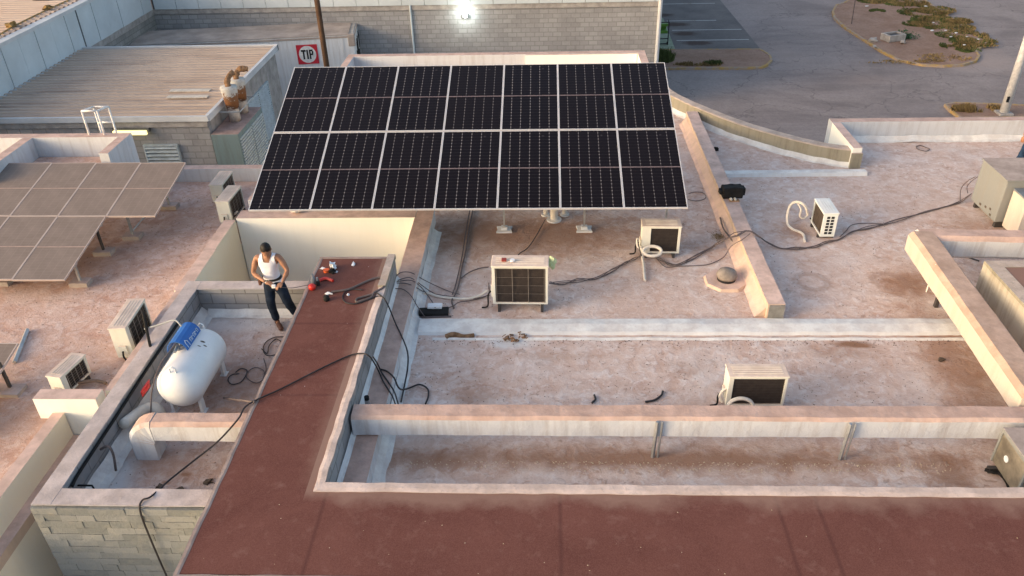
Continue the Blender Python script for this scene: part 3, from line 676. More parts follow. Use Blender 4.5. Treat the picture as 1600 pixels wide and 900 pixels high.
# two rusty vent stacks with elbows on the annexe side
t0 = thing('rooftop_cooler', 'blue grey louvred cooler cabinet beside the annexe side wall', 'cooler', (-9.55,23.3,.28))
cab = rbox(-.42,-1.0,-4.6,.42,1.35,-1.5, step=.8, amp=.006)
obj('cabinet', cab, M['bluegrey'], t0, bevel=.02)
bm = B()
for a in (-.95,.18): 
    for i in range(24): box(bm, .42,a,-3.9+i*.095,.455,a+1.05,-3.9+i*.095+.05)
obj('louvre', bm, M['louvre'], t0)
for i, (x, y, zz, lab) in enumerate(((-9.58,23.45,-.15,'nearer rusty white vent stack with a crumbling foam elbow'),(-9.56,24.15,-.02,'rear rusty vent stack with a foam covered bent pipe'))):
    v = thing('vent_stack', lab, 'vent', (x,y,-1.22), 0, 'rusty vent stacks on the cooler')
    bm = B(); revolve(bm, [(.17,0),(.17,.35),(.165,.40),(.19,.42),(.22,.75),(.255,1.02),(.25,1.08),(.10,1.09)], 18)
    obj('stack', bm, M['rust'], v, smooth=True)
    bm = B(); pts = spl([(0,0,1.05),(.0,.05,1.20),(.08,.12,1.32),(.22,.16,1.36),(.36,.18,1.34)] if i else [(0,0,1.05),(-.02,.05,1.22),(.04,.18,1.36),(.10,.36,1.40)], 5)
    tube(bm, pts, [.085+.02*noise.noise(Vector(p)*9) for p in pts], 10)
    for q in bm.verts: q.co += noise.noise_vector(q.co*12)*.03
    obj('elbow', bm, M['foam'], v, smooth=True)
o = obj('strap_bracket', tube(B(), [(-9.98,23.1,-.82),(-9.28,23.15,-.84),(-9.24,24.45,-.82),(-9.98,24.6,-.82)], .02, 6), M['galv']); tag(o, 'thin steel strap bracket holding the rusty vent stacks', 'bracket')
# strip lamp on the annexe front
l = thing('wall_lamp', 'glowing yellow strip lamp on the annexe block wall', 'lamp', (-12.32,22.22,-1.08))
obj('housing', mk((-.56,.0,-.02,.56,.13,.10)), M['lampglow'], l, bevel=.01)
obj('diffuser', mk((-.52,-.09,-.075,.50,-.002,.055)), M['tube_light'], l, bevel=.02)
# white walk-through handrail on the shaft parapet
hd = thing('ladder_handrail', 'white tubular ladder handrail standing on the raised white parapet', 'handrail', (-9.78,16.24,0))
M['alu2'] = plain('white_painted_tube', (.75,.72,.70), .5)
def rail(pts, nm='rail', r=.022): return obj(nm, tube(B(), pts, r, 8), M['alu2'], hd, smooth=True)
for x in (-.17,.17):
    rail([(x,.0,1.0),(x,.0,1.74)]); rail([(x,.48,.2),(x,.48,1.66)]); rail([(x,.0,1.74),(x,.48,1.66)])
rail([(-.17,.0,1.74),(.17,.0,1.74)],'rung'); rail([(-.17,.48,1.66),(.17,.48,1.66)],'rung'); rail([(-.17,.48,1.3),(.17,.48,1.3)],'rung')
# ================================================================ WAREHOUSE (clad wall left, grey block wall at the back)
wh = thing('warehouse', 'large warehouse with pale blue metal cladding above grey block walls', 'building', (0,0,0))
obj('block_wall', mk((-17.6,22.0,GZ,-17.34,36.0,-.70)), M['farblockY'], wh)
obj('block_wall', mk((-17.6,36.0,GZ,5.0,36.25,-.95)), M['farblock'], wh)
obj('concrete_band', mk((-17.33,35.95,-.95,5.0,36.24,-.74)), M['concrete'], wh)
obj('concrete_band', mk((-17.59,14,-.98,-17.30,35.94,-.74)), M['concrete'], wh)
def cladx(y0, y1, x, z0, z1, d=1.0):
    bm = B(); y = y0
    while y < y1:
        e = min(y+d, y1); box(bm, x-.06, y+.012, z0, x+.012*(int(y)%2), e-.012, z1); y = e
    return bm
obj('metal_cladding', cladx(10, 35.9, -17.30, -.735, .70), M['clad'], wh, label='pale blue sheet cladding with vertical seams')
bm = B(); x = -17.2
while x < 5.0:
    e = min(x+1.0,5.0); box(bm, x+.01,35.90,-.735,e-.01,35.96,1.2); x = e
obj('metal_cladding', bm, M['clad'], wh)
obj('cladding_backing', mk((-17.55,10,-.735,-17.365,35.9,.69),(-17.3,35.97,-.735,4.98,36.2,1.19)), M['seam'], wh)
obj('cladding_joint', mk((-17.29,29.8,-.735,-17.275,29.87,.72)), M['seam'], wh)
obj('roof_edge_trim', mk((-17.60,10,.70,-17.27,36,.82)), M['cladtop'], wh)
obj('gutter', tube(B(), [(-17.22,10,-.66),(-17.22,29.4,-.66)], .05, 8), M['galv'], wh)
obj('tan_roof', corrugated(-40,-17.6,10,60,.80,.84,pitch=.32), M['tanroof'], wh)
obj('back_roof', mk((-17.59,36.2,.84,5.0,90,.95)), M['tanroof'], wh)
obj('downpipe', tube(B(), [(5.05,35.93,1.2),(5.05,35.93,GZ)], .09, 8), M['cladtop'], wh)
obj('side_wall', mk((4.7,36.26,GZ,5.0,90,.83)), M['farblockY'], wh)
o = obj('wall_conduit', tube(B(), [(-5.85,35.94,1.2),(-5.85,35.94,-.9),(-5.83,35.94,-5.4)], .045, 6), M['clad']); tag(o, 'thin pale conduit running down the grey block wall', 'pipe')
fl = thing('floodlight', 'small bright white floodlight on the grey block wall', 'lamp', (-3.44,35.9,-1.15))
obj('lens', blob(B(), (0,-.14,0), .10, 0, 2), M['flood_light'], fl, smooth=True)
obj('housing', mk((-.13,-.04,-.16,.13,.05,.0)), M['lampglow'], fl, bevel=.02)
ld = bpy.data.lights.new('floodlight_beam','POINT'); lo = bpy.data.objects.new('floodlight_beam', ld); col.objects.link(lo); lo.parent = fl; lo.location = (0,-.6,-.1)
ld.energy = 7; ld.color = (.86,1.0,.92); ld.shadow_soft_size = .12
# rope with tufts on the clad roof
o = obj('rope', tube(B(), spl([(-17.75,25.6,.87),(-17.9,26.9,.87),(-17.95,28.3,.87),(-17.95,29.5,.87),(-17.9,31.2,.87)],6), .03, 5), plain('old_rope', (.34,.22,.09), .9)); tag(o, 'frayed yellow brown rope lying along the tan metal roof edge', 'rope')
M['ropek'] = plain('rope_knot', (.25,.15,.05), .9, bump=.6)
for i, (x, y, lab) in enumerate(((-17.95,26.95,'frayed brown rope knot nearest the left picture edge'),(-17.97,29.3,'frayed brown rope knot in the middle of the tan roof edge'),(-17.9,30.9,'small frayed rope knot farthest along the tan roof'))):
    o = obj('rope_knot', blob(B(), (x,y,.93), .16-.03*i, .5, 2, (1,1.2,.6), i), M['ropek']); tag(o, lab, 'rope knot', 'knots in the rope on the tan roof')
o = obj('roof_debris', mk((-19.4,30.8,.85,-18.75,31.5,1.0)), M['black'], bevel=.03); tag(o, 'dark tarpaulin bundle on the tan roof at the top edge', 'bundle')

# ================================================================ TRAILER
tr = thing('box_trailer', 'white box trailer with grey roof parked along the grey block wall', 'trailer', (-8.05,34.05,GZ), R(7.6))
L_ = 9.3
def rr(w, h0, h1, r, n=5):
    p = [(0,h0)]; 
    for i in range(n+1): a = math.pi - math.pi/2*i/n; p.append((r+r*math.cos(a), h1-r+r*math.sin(a)))
    for i in range(n+1): a = math.pi/2 - math.pi/2*i/n; p.append((w-r+r*math.cos(a), h1-r+r*math.sin(a)))
    p.append((w,h0)); return p
bm = B(); box(bm, -L_,0,1.15,0,2.3,4.02)
obj('cargo_box', bm, M['trailer'], tr, bevel=.06)
obj('roof_sheet', mk((-L_+.05,.04,4.022,-.22,2.26,4.05)), M['trailertop'], tr, bevel=.01)
bm = B()
for i in range(10): box(bm, -L_+.4+i*.93,-.012,1.25,-L_+.46+i*.93,-.001,3.9)
obj('side_ribs', bm, M['trailer'], tr)
bm = B(); box(bm, -L_,-.02,3.92,0,-.001,4.0); box(bm, .001,0,3.92,.02,2.3,4.0)
obj('top_rail', bm, M['trailertop'], tr)
for yy in (-.03,2.15): obj('corner_cap', mk((-.26,yy,3.55,.03,yy+.17,4.06)), M['trailertop'], tr, bevel=.03)
obj('nose_unit', mk((-L_-.55,.25,2.2,-L_-.001,2.05,3.98)), M['signblack'], tr, bevel=.08)
obj('underframe', mk((-L_+.3,.5,.85,-.4,1.8,1.14)), M['darksteel'], tr)
obj('landing_leg', mk((-2.6,.4,0,-2.45,.55,.84)), M['darksteel'], tr); obj('landing_leg', mk((-2.6,1.75,0,-2.45,1.9,.84)), M['darksteel'], tr)
for x in (-8.3,-7.0):
    for y in (.18,2.12):
        bm = B(); Mx = Matrix.Translation((x,y,.52)) @ Matrix.Rotation(R(90),4,'X'); revolve(bm, [(.3,-.13),(.5,-.13),(.52,-.08),(.52,.08),(.5,.13),(.3,.13)], 20, Mx)
        wv = obj('wheel', bm, M['black'], tr)
# the sign on the side
SX, SZ = -2.45, 2.90
def flat(nm, bm, mat, par=tr): return obj(nm, bm, mat, par)
sg = flat('sign_panel', mk((SX-.02,-.026,SZ,SX+.86,-.014,SZ+.82)), M['signred'])
bm = B(); n = 36
vs = [bm.verts.new((SX+.42+.36*math.cos(2*math.pi*k/n), -.029, SZ+.41+.36*math.sin(2*math.pi*k/n))) for k in range(n)]; bm.faces.new(vs)
obj('sign_disc', bm, M['signwhite'], sg)
bm = B(); y0, y1 = -.036, -.031; cx, cz = SX+.42, SZ+.41
box(bm, cx-.26,y0,cz+.12,cx-.06,y1,cz+.20); box(bm, cx-.195,y0,cz-.20,cx-.125,y1,cz+.119)
box(bm, cx-.035,y0,cz-.20,cx+.035,y1,cz+.20)
box(bm, cx+.075,y0,cz-.20,cx+.14,y1,cz+.20); box(bm, cx+.1401,y0,cz+.135,cx+.23,y1,cz+.20); box(bm, cx+.1401,y0,cz-.035,cx+.23,y1,cz+.03); box(bm, cx+.185,y0,cz+.0301,cx+.25,y1,cz+.1349)
obj('sign_letters', bm, M['signblack'], sg)
bm = B(); rnd = random.Random(5)
for k in range(5):
    pts = [(.024, .5+.35*k+rnd.uniform(-.1,.1), 3.75-rnd.random()*1.1) for _ in range(5)]; tube(bm, spl(pts,4), .02, 4)
obj('scribble', bm, M['signblack'], tr, label='black scribbles on the trailer end')
o = obj('utility_pole', tube(B(), [(-7.45,27.0,GZ),(-7.45,27.0,4.0)], [.105,.085], 10), M['rustpole'], smooth=True); tag(o, 'tall thin rusty brown pole in front of the white trailer', 'pole')

# ================================================================ STREET THINGS
lp = thing('street_lamp', 'white tapered street lamp post standing on the kerbed island', 'street lamp', (20.15,34.35,GZ))
obj('post', tube(B(), [(0,0,.1),(0,0,9)], [.19,.11], 12), M['alu2'], lp, smooth=True)
obj('base_plate', mk((-.3,-.3,.08,.3,.3,.2)), M['concrete'], lp, bevel=.03)
bm = B(); box(bm, -.16,-.205,.7,-.06,-.17,.95)
obj('access_cover', bm, M['signblack'], lp)
obj('lamp_arm', tube(B(), spl([(0,0,8.9),(.2,0,9.3),(1.2,0,9.5)],5), .05, 8), M['alu2'], lp)
o = obj('guy_pole', tube(B(), [(18.44, 49.55, -5.5), tuple(Vector((18.44, 49.55, -5.5))+Vector((.15,.9,4.4)))], .028, 6), M['cablegrey']); tag(o, 'thin leaning grey rod stuck in the traffic island', 'rod')
cb_ = thing('concrete_block', 'pale hollow concrete chamber lying on the traffic island', 'concrete block', (19.57, 46.02, -5.45), R(20))
bm = B()
for a in ((-.55,-.38,.05,-.40,.38,.42),(.40,-.38,.05,.55,.38,.42),(-.399,-.38,.05,.399,-.24,.42),(-.399,.24,.05,.399,.38,.42)): box(bm, *a)
obj('ring', bm, M['concrete'], cb_, bevel=.03)
obj('opening', mk((-.39,-.23,.05,.39,.23,.34)), M['darksteel'], cb_)
for i, (p, r, lab) in enumerate((((18.41, 45.77, -5.4),.22,'grey rubble lump beside the yellow kerb of the island'),((19.86, 45.31, -5.4),.14,'small pale rubble lump right of the concrete chamber'),((18.06, 44.54, -5.4),.10,'tiny stone at the kerb below the rubble lump'))):
    o = obj('rubble', blob(B(), (p[0],p[1],GZ+.2), r, .4, 2, (1,1,.6), i), M['concrete']); tag(o, lab, 'rubble', 'rubble on the traffic island')
p = (20.31, 46.31, -5.4); bm = B(); rnd = random.Random(8)
for i in range(500):
    v = Vector((rnd.gauss(0,.28),rnd.gauss(0,.18),abs(rnd.gauss(0,.16)))); c = Vector((p[0],p[1],GZ+.1))+v; d = Vector((rnd.uniform(-1,1),rnd.uniform(-1,1),rnd.uniform(0,1)))*.07; e = d.orthogonal()*.6
    bm.faces.new([bm.verts.new(c-e),bm.verts.new(c+e),bm.verts.new(c+d)])
o = obj('small_bush', bm, M['bush']); tag(o, 'small green bush growing behind the concrete chamber', 'bush')
LT = [((23.05, 49.11, -5.38),'white litter scrap high among the island weeds'),((23.06, 47.42, -5.38),'pale litter scrap in the middle of the weeds'),((22.32, 47.46, -5.38),'tiny white scrap left of the weeds'),((23.66, 46.06, -5.38),'white scrap lower in the island weeds'),((23.4, 46.87, -5.38),'small white scrap between weeds and road'),((24.05, 45.53, -5.38),'white scrap near the right tip of the island'),((24.17, 53.06, -5.38),'pale scrap near the top of the island'),((20.58, 53.3, -5.38),'tiny white scrap by the thin rod'),((22.83, 44.48, -5.38),'pale stick shaped scrap at lower weeds'),((22.8, 46.11, -5.38),'long pale scrap in the lower weeds')]
for i, (p, lab) in enumerate(LT):
    k = .06+.04*((i*37)%5)/5
    o = obj('litter', blob(B(), (p[0],p[1],GZ+.22), k, .4, 1, (1.4,.8,.35), i), M['paper']); tag(o, lab, 'litter', 'litter on the traffic island')
# hand cart by the warehouse corner
ct = thing('hand_cart', 'small green and black hand cart parked by the warehouse corner', 'cart', (6.75,46.2,GZ), R(6))
bm = B()
for x in (-.28,.28): tube(bm, [(x,-.15,.05),(x,-.12,1.25),(x,.15,1.3)], .03, 6)
tube(bm, [(-.28,-.12,1.25),(.28,-.12,1.25)], .03, 6); tube(bm, [(-.28,-.14,.35),(.28,-.14,.35)], .03, 6); tube(bm, [(-.28,-.15,.07),(.28,-.15,.07)], .03, 6)
obj('frame', bm, M['signblack'], ct)
obj('basket', mk((-.25,-.10,.62,.25,.35,.78),(-.25,-.10,1.02,.25,.35,1.16),(-.25,.30,.781,.25,.35,1.019)), M['cartgreen'], ct, bevel=.02)
for x in (-.25,.25):
    bm = B(); revolve(bm, [(.08,-.03),(.09,0),(.08,.03)], 12, Matrix.Translation((x,-.16,.09)) @ Matrix.Rotation(R(90),4,'Y')); obj('wheel', bm, M['black'], ct)

# ================================================================ BIG SOLAR ARRAY
TILT = R(18.22)
def panel(name, label, loc, w, l, tilt, fr, cm, mb, group, th=.035):
    t = thing(name, label, 'solar panel', loc, 0, group); t.rotation_euler = (tilt, 0, 0)
    g = .018
    obj('cell_glass', mk((-w/2+g,g,-.012,w/2-g,l-g,-.004)), cm, t)
    bm = B(); box(bm,-w/2+.003,.003,-th,-w/2+g,l-.003,0); box(bm,w/2-g,.003,-th,w/2-.003,l-.003,0); box(bm,-w/2+g,.003,-th,w/2-g,g,0); box(bm,-w/2+g,l-g,-th,w/2-g,l-.003,0)
    obj('frame', bm, fr, t)
    obj('centre_strip', mk((-w/2+g,l/2-.013,-.0038,w/2-g,l/2+.013,-.002)), mb, t)
    return t
AX, AY, AZ, PW, PL = -5.27, 12.565, 1.20, 1.111, 2.105
names = ['first','second','third','fourth','fifth','sixth','seventh']
GR = 'black solar panels of the large tilted array'
p0 = None
for r in (0, 1):
    for k in range(7):
        d = r*(PL+.022); loc = (AX+PW*(k+.5), AY+d*math.cos(TILT), AZ+d*math.sin(TILT))
        wh_ = 'upper' if r else 'lower'
        lab = f'black solar panel, {names[k]} from the left in the {wh_} row'
        if k == 0: lab = f'black solar panel at the left end of the {wh_} row'
        if k == 6: lab = f'black solar panel at the right end of the {wh_} row'
        if p0 is None: p0 = panel('solar_panel', lab, loc, PW, PL, TILT, M['alu'], M['cells'], M['midbar'], GR)
        else: dup(p0, loc, None, lab).rotation_euler = (TILT, 0, 0)
rk = thing('panel_rack', 'steel rack with thin posts carrying the large black solar array', 'rack', (0,0,0))
def pz(y): return AZ + (y-AY)*math.tan(TILT) - .06
for y in (13.15, 14.0, 15.35, 16.25):
    obj('rail', mk((AX+.05,y-.02,pz(y)-.04,AX+7.73,y+.02,pz(y)-.002)), M['galv'], rk)
bm = None
for i, x in enumerate((-3.9,-2.35,-.79,.79,2.38)):
    for y in ((13.98, 16.1) if x > -2 else (16.1,)):
        p = obj('post', mk((x-.018,y-.018,.05,x+.018,y+.018,pz(y)-.05)), M['galv'], rk)
        bm = B(); rnd = random.Random(i)
        pol = [( x+(.22 if j%2 else .13)*math.cos(j*math.pi/4), y+(.17 if j%2 else .12)*math.sin(j*math.pi/4)) for j in range(8)]
        prism(bm, pol, .0, .035); prism(bm, [(x-.06,y-.06),(x+.06,y-.06),(x+.06,y+.06),(x-.06,y+.06)], .036, .09)
        obj('foot', bm, M['kerbwhite'], rk)
for x in (-4.6,-1.6,1.5):
    obj('brace', tube(B(), [(x,16.1,.2),(x+.9,14.0,pz(14.0)-.06)], .018, 5), M['galv'], rk)
# ================================================================ DUSTY ARRAYS ON THE LEFT ROOF
T2 = R(10.15); W2, L2 = .95, 1.81
GR2 = 'dusty brown solar panels on the left roof'
q0 = None
M['cellsdusty'] = cells('dusty_cells_l', (.03,.022,.02), (.4,.35,.33), .86, 6, .95, 1.81)
pan = [(0,0,'left'),(1,0,''),(2,0,'')]
def lp2(c_, r_):
    d = r_*L2; return (-11.17+W2*(c_+.5), 11.53+d*math.cos(T2)-.018*c_, .42+d*math.sin(T2))
LB = {(0,0):'dusty brown solar panel cut by the left picture edge, lower row',(1,0):'dusty brown solar panel in the middle of the lower row',(2,0):'dusty brown solar panel at the right end of the lower row',
      (0,1):'dusty brown solar panel at the left of the upper row',(1,1):'dusty brown solar panel second from left in the upper row',(2,1):'dusty brown solar panel third from left in the upper row',(3,1):'dusty brown solar panel jutting out at the upper right end',(-1,1):'dusty brown solar panel cut by the left picture edge, upper row'}
for key, lab in LB.items():
    loc = lp2(*key)
    if q0 is None: q0 = panel('solar_panel', lab, loc, W2, L2-.01, T2, M['aludusty'], M['cellsdusty'], M['midbard'], GR2)
    else: dup(q0, loc, None, lab).rotation_euler = (T2, 0, 0)
small = dup(q0, (-8.45,7.75,.16), None, 'separate small dusty solar panel at the left edge above a concrete pad'); small.rotation_euler = (R(12), 0, 0)
r2k = thing('panel_rack', 'steel rack on concrete blocks under the dusty brown panels', 'rack', (0,0,0))
def pz2(y): return .42+(y-11.53)*math.tan(T2)-.05
for y, xa, xb in ((12.0,-12.1,-8.35),(13.1,-12.1,-8.35),(13.75,-12.1,-7.42),(14.8,-12.1,-7.42)):
    obj('rail', mk((xa,y-.02,pz2(y)-.04,xb,y+.02,pz2(y)-.002)), M['aludusty'], r2k)
for i, (x, y) in enumerate(((-8.50,13.12),(-9.9,12.05),(-8.4,12.0),(-8.2,13.74),(-7.98,15.05),(-9.9,14.8),(-9.9,13.4))):
    obj('post', mk((x-.02,y-.02,.06,x+.02,y+.02,pz2(min(y,14.8))-.02)), M['darksteel'] if i == 0 else M['galv'], r2k)
    bm = rbox(x-.17,y-.11,0,x+.17,y+.11,.09, step=.1, amp=.012); obj('foot', bm, M['concpad'], r2k)
obj('brace', tube(B(), [(-8.22,13.74,.12),(-7.55,14.3,.78)], .018, 5), M['galv'], r2k)
sr = thing('panel_rack', 'thin post on a tilted concrete pad at the left edge', 'rack', (0,0,0))
obj('post', mk((-8.03,9.02,.05,-7.99,9.06,.52)), M['darksteel'], sr); obj('foot', rbox(-8.35,8.86,0,-7.80,9.12,.06,step=.12,amp=.01), M['concpad'], sr)
ch = [(-8.6,10.56,0.03),(-8.32,9.68,0.03)]
o = obj('steel_channel', tube(B(), ch, .035, 4), M['galv']); tag(o, 'loose galvanised channel lying on the left roof', 'channel')

# ================================================================ AIR CONDITIONERS
def ac(label, loc, rz, w, d, h, kind, body='whiteplastic', coil='coil', leg=.10, lip=.06, split=.0):
    """outdoor unit, local front towards -Y, origin on the roof under the middle of the front"""
    t = thing('air_conditioner', label, 'air conditioner', loc, rz, 'air conditioner outdoor units on the roofs')
    x0, x1, z0, z1 = -w/2, w/2, leg, leg+h
    fx0 = x0+lip+split; fx1 = x1-lip*.8; fz0 = z0+.035; fz1 = z1-.045
    bm = B()
    box(bm, x0,0,z0,fx0,d,z1-.02); box(bm, fx1,0,z0,x1,d,z1-.02); box(bm, fx0,0,z0,fx1,d,fz0); box(bm, fx0,0,fz1,fx1,d,z1-.02); box(bm, fx0,.05,fz0,fx1,d,fz1)
    obj('body', bm, M[body], t, bevel=.004)
    bm = B(); box(bm, x0-.012,-.012,z1-.019,x1+.012,d+.012,z1+.006)
    lid = obj('top_lid', bm, M[body], t, bevel=.008)
    bm = B()
    for k in range(4): box(bm, x0+.06,d*(.2+.18*k),z1+.0065,x1-.06,d*(.2+.18*k)+.02,z1+.012)
    obj('lid_ribs', bm, M[body], lid)
    obj('coil', mk((fx0+.002,.020,fz0+.002,fx1-.002,.046,fz1-.002)), M[coil], t)
    bm = B()
    if kind != 'dark':
        nv = 3 if kind == 'grid3' else 4
        for k in range(nv+1): x = fx0+.02+(fx1-fx0-.04)*k/nv; box(bm, x-.004,-.008,fz0,x+.004,.0,fz1)
        nh = 4 if kind == 'grid3' else 6
        for k in range(nh+1): z = fz0+.01+(fz1-fz0-.02)*k/nh; box(bm, fx0,.001,z-.0013,fx1,.004,z+.0013)
    else:
        for k in range(16): z = fz0+.01+(fz1-fz0-.02)*k/15; box(bm, fx0,.002,z-.0012,fx1,.004,z+.0012)
    obj('guard', bm, M['guard'] if kind != 'dark' else M['darksteel'], t)
    for x in (x0+.08, x1-.12):
        bm = B(); box(bm, x,-.02,0,x+.045,d+.02,leg-.002)
        obj('foot', bm, M['darksteel'], t)
    bm = B(); box(bm, x0-.03,d*.25,z0+.08,x0-.001,d*.75,z0+h*.42)
    vc = obj('valve_cover', bm, M[body], t, bevel=.008)
    bm = B(); tube(bm, spl([(x0-.04,d*.5,z0+.15),(x0-.09,d*.45,z0+.08),(x0-.10,d*.3,.04),(x0-.2,d*.2,.03)],4), .014, 6)
    obj('pipe', bm, M['black'], vc)
    return t
a1 = ac('large cream outdoor unit with gridded grille and dark legs beside the wire bundle', (-.40,11.12,0), R(-1), .92, .34, .74, 'grid3', leg=.15, lip=.05)
a2 = ac('cream outdoor unit with a white hose coil under the right end of the black array', (2.14,12.90,0), R(-2), .70, .30, .56, 'dark', leg=.09, split=.10)
a3 = ac('white outdoor unit turned sideways with square vents on its near side', (5.25,13.86,0), R(-90), .62, .27, .50, 'dark', 'acclean', 'coilbrown', leg=.06, lip=.03)
bm = B()
for cx_ in (.095,.175):
    for k in range(6): box(bm, .3105,cx_-.028,.12+.065*k,.316,cx_+.028,.165+.065*k)
obj('side_vents', bm, M['signblack'], a3)
a4 = ac('cream outdoor unit standing behind the long coated duct', (2.94,8.66,0), R(0), .80, .27, .53, 'dark', leg=.07, lip=.045, split=.02)
a5 = ac('small cream outdoor unit by the back parapet of the left roof', (-6.82,15.55,0), R(90), .70, .27, .40, 'grid', coil='coilbrown', leg=.06)
a6 = ac('cream outdoor unit with loose pipes next to the array corner', (-6.33,14.62,0), R(88), .74, .27, .48, 'grid', coil='coilbrown', leg=.06)
a7 = ac('tall cream outdoor unit beside the gas tank court wall', (-6.44,10.18,0), R(93), .82, .26, .56, 'grid', leg=.06, split=.05)
a8 = ac('cream outdoor unit lowest on the left roof, behind the short cream wall', (-6.98,9.12,0), R(80), .56, .23, .34, 'grid', leg=.06, split=.04)
# partly seen cabinet at the right edge
a9 = thing('metal_cabinet', 'dirty aluminium cabinet with a round hole cut by the right picture edge', 'cabinet', (5.72,7.63,0))
obj('body', mk((.0,-.62,.08,.75,.0,.60)), M['metaldirty'], a9, bevel=.012)
obj('top_lid', mk((-.015,-.63,.601,.77,.015,.625)), M['rtu'], a9, bevel=.006)
bm = B(); 
Mx = Matrix.Translation((-.003,-.24,.33)) @ Matrix.Rotation(R(-90),4,'Y'); revolve(bm, [(.045,0),(.045,.008)], 18, Mx); obj('round_knob', bm, M['paper'], a9)
obj('frame_edge', mk((-.012,-.632,.08,.012,-.60,.60),(-.012,-.02,.08,.012,.012,.60),(-.012,-.60,.565,.006,-.02,.60)), M['rtu'], a9)
obj('foot', mk((-.10,-.16,.0,.2,-.10,.079)), M['darksteel'], a9); 
o = obj('rubber_hose', tube(B(), spl([(5.58,7.49,0.05),(5.66,7.44,0.05),(5.73,7.42,0.05),(5.75,7.29,0.05),(5.73,7.18,0.05)],4), .022, 6), M['black']); tag(o, 'short black hose end beside the aluminium cabinet', 'hose')
# big rooftop unit
ru = thing('rooftop_unit', 'large boxy grey rooftop air unit at the right edge', 'rooftop unit', (8.66,13.95,0))
obj('cabinet', rbox(0,0,.14,2.2,1.0,1.0, step=.5, amp=.004), M['rtu'], ru, bevel=.015)
obj('top_lid', rbox(-.02,-.02,1.002,2.2,1.02,1.03, step=.5, amp=.003), M['rtu'], ru)
obj('skid', mk((.06,.05,.0,2.1,.12,.139),(.06,.88,.0,2.1,.95,.139)), M['darksteel'], ru)
bm = B(); 
for y, z in ((.25,.3),(.42,.26),(.62,.22),(.2,.2)): box(bm, -.006,y-.03,z-.02,-.001,y+.03,z+.02)
obj('rust_marks', bm, M['coilbrown'], ru)
pb = thing('duct_plenum', 'cream plenum box with a blue grey lid in front of the rooftop unit', 'duct box', (8.80,13.40,0))
obj('body', rbox(0,0,.10,1.8,.50,.85, step=.3, amp=.005), M['ductwarm'], pb)
obj('lid', mk((-.02,-.015,.851,1.8,.505,.885)), M['rtulid'], pb, bevel=.006)
obj('base', mk((.1,.06,0,1.7,.45,.099)), M['darksteel'], pb)

# ================================================================ COATED DUCTS
def roundduct(path, wd, h, zb, mat, amp=.012, r=.05):
    hw = wd/2; prof = [(-hw+r,zb),(hw-r,zb),(hw,zb+r),(hw,zb+h-r),(hw-r,zb+h),(-hw+r,zb+h),(-hw,zb+h-r),(-hw,zb+r)]
    return sweep(B(), path, prof, amp, .15)
d1 = thing('long_duct', 'long white coated duct crossing the lower roof on strap legs', 'duct', (0,0,0))
obj('duct_casing', roundduct([(-2.52,7.90),(8.8,7.90)], .30, .345, .30, M['duct'], .010, .04), M['duct'], d1)
for x, y in ((1.44,7.72),(3.86,7.70)):
    bm = B(); tube(bm, [(x-.02,y,0),(x-.0,y,.62)], .025, 4); tube(bm, [(x+.045,y,0),(x+.065,y,.62)], .014, 4)
    obj('strap_leg', bm, M['galv'], d1)
d2 = thing('court_duct', 'short pink topped duct entering the red arm inside the court', 'duct', (0,0,0))
prof = roundduct([(-5.12,7.74),(-3.74,7.74)], .27, .34, .30, None, .012, .05)
obj('duct_casing', prof, M['duct'], d2)
bm = B(); rings = []
for k in range(8):                       # rounded elbow turning down to the floor
    a = R(90*k/7); cx_, cz_ = -5.13, .28; ro = .36; ri = .0
    rings.append([bm.verts.new(Vector((cx_-rr_*math.sin(a), yy, cz_+rr_*math.cos(a)))+noise.noise_vector(Vector((a,yy,rr_))*5)*.012) for rr_, yy in ((.02,7.61),(ro-.05,7.605),(ro,7.65),(ro,7.83),(ro-.05,7.875),(.02,7.87))])
rings.append([bm.verts.new((v.co.x, v.co.y, .0)) for v in rings[-1]])
for a, b in zip(rings, rings[1:]):
    for k in range(6): bm.faces.new([a[k],a[(k+1)%6],b[(k+1)%6],b[k]])
bm.faces.new(rings[0][::-1]); bm.faces.new(rings[-1])
obj('elbow', bm, M['duct'], d2, smooth=False)
d3 = thing('bent_duct', 'thick coated duct bending around the raised block at right', 'duct', (0,0,0))
obj('duct_casing', roundduct([(6.56,12.42),(6.35,8.06)], .46, .43, .36, None, .008, .07), M['ductwarm'], d3, label='long leg of the duct running towards the street front')
obj('duct_casing', roundduct([(6.50,12.40),(9.6,12.26)], .38, .43, .355, None, .008, .07), M['duct'], d3, label='cross leg of the duct running to the right')
for x, y in ((6.50,11.25),):
    obj('support', mk((x-.03,y-.03,0,x+.03,y+.03,.37)), M['darksteel'], d3)
o = obj('torn_strap', tube(B(), [(6.34,11.33,.78),(6.30,11.28,.55),(6.27,11.24,.30)], .012, 4), M['hose']); tag(o, 'torn pale strap hanging from the bent duct', 'strap')

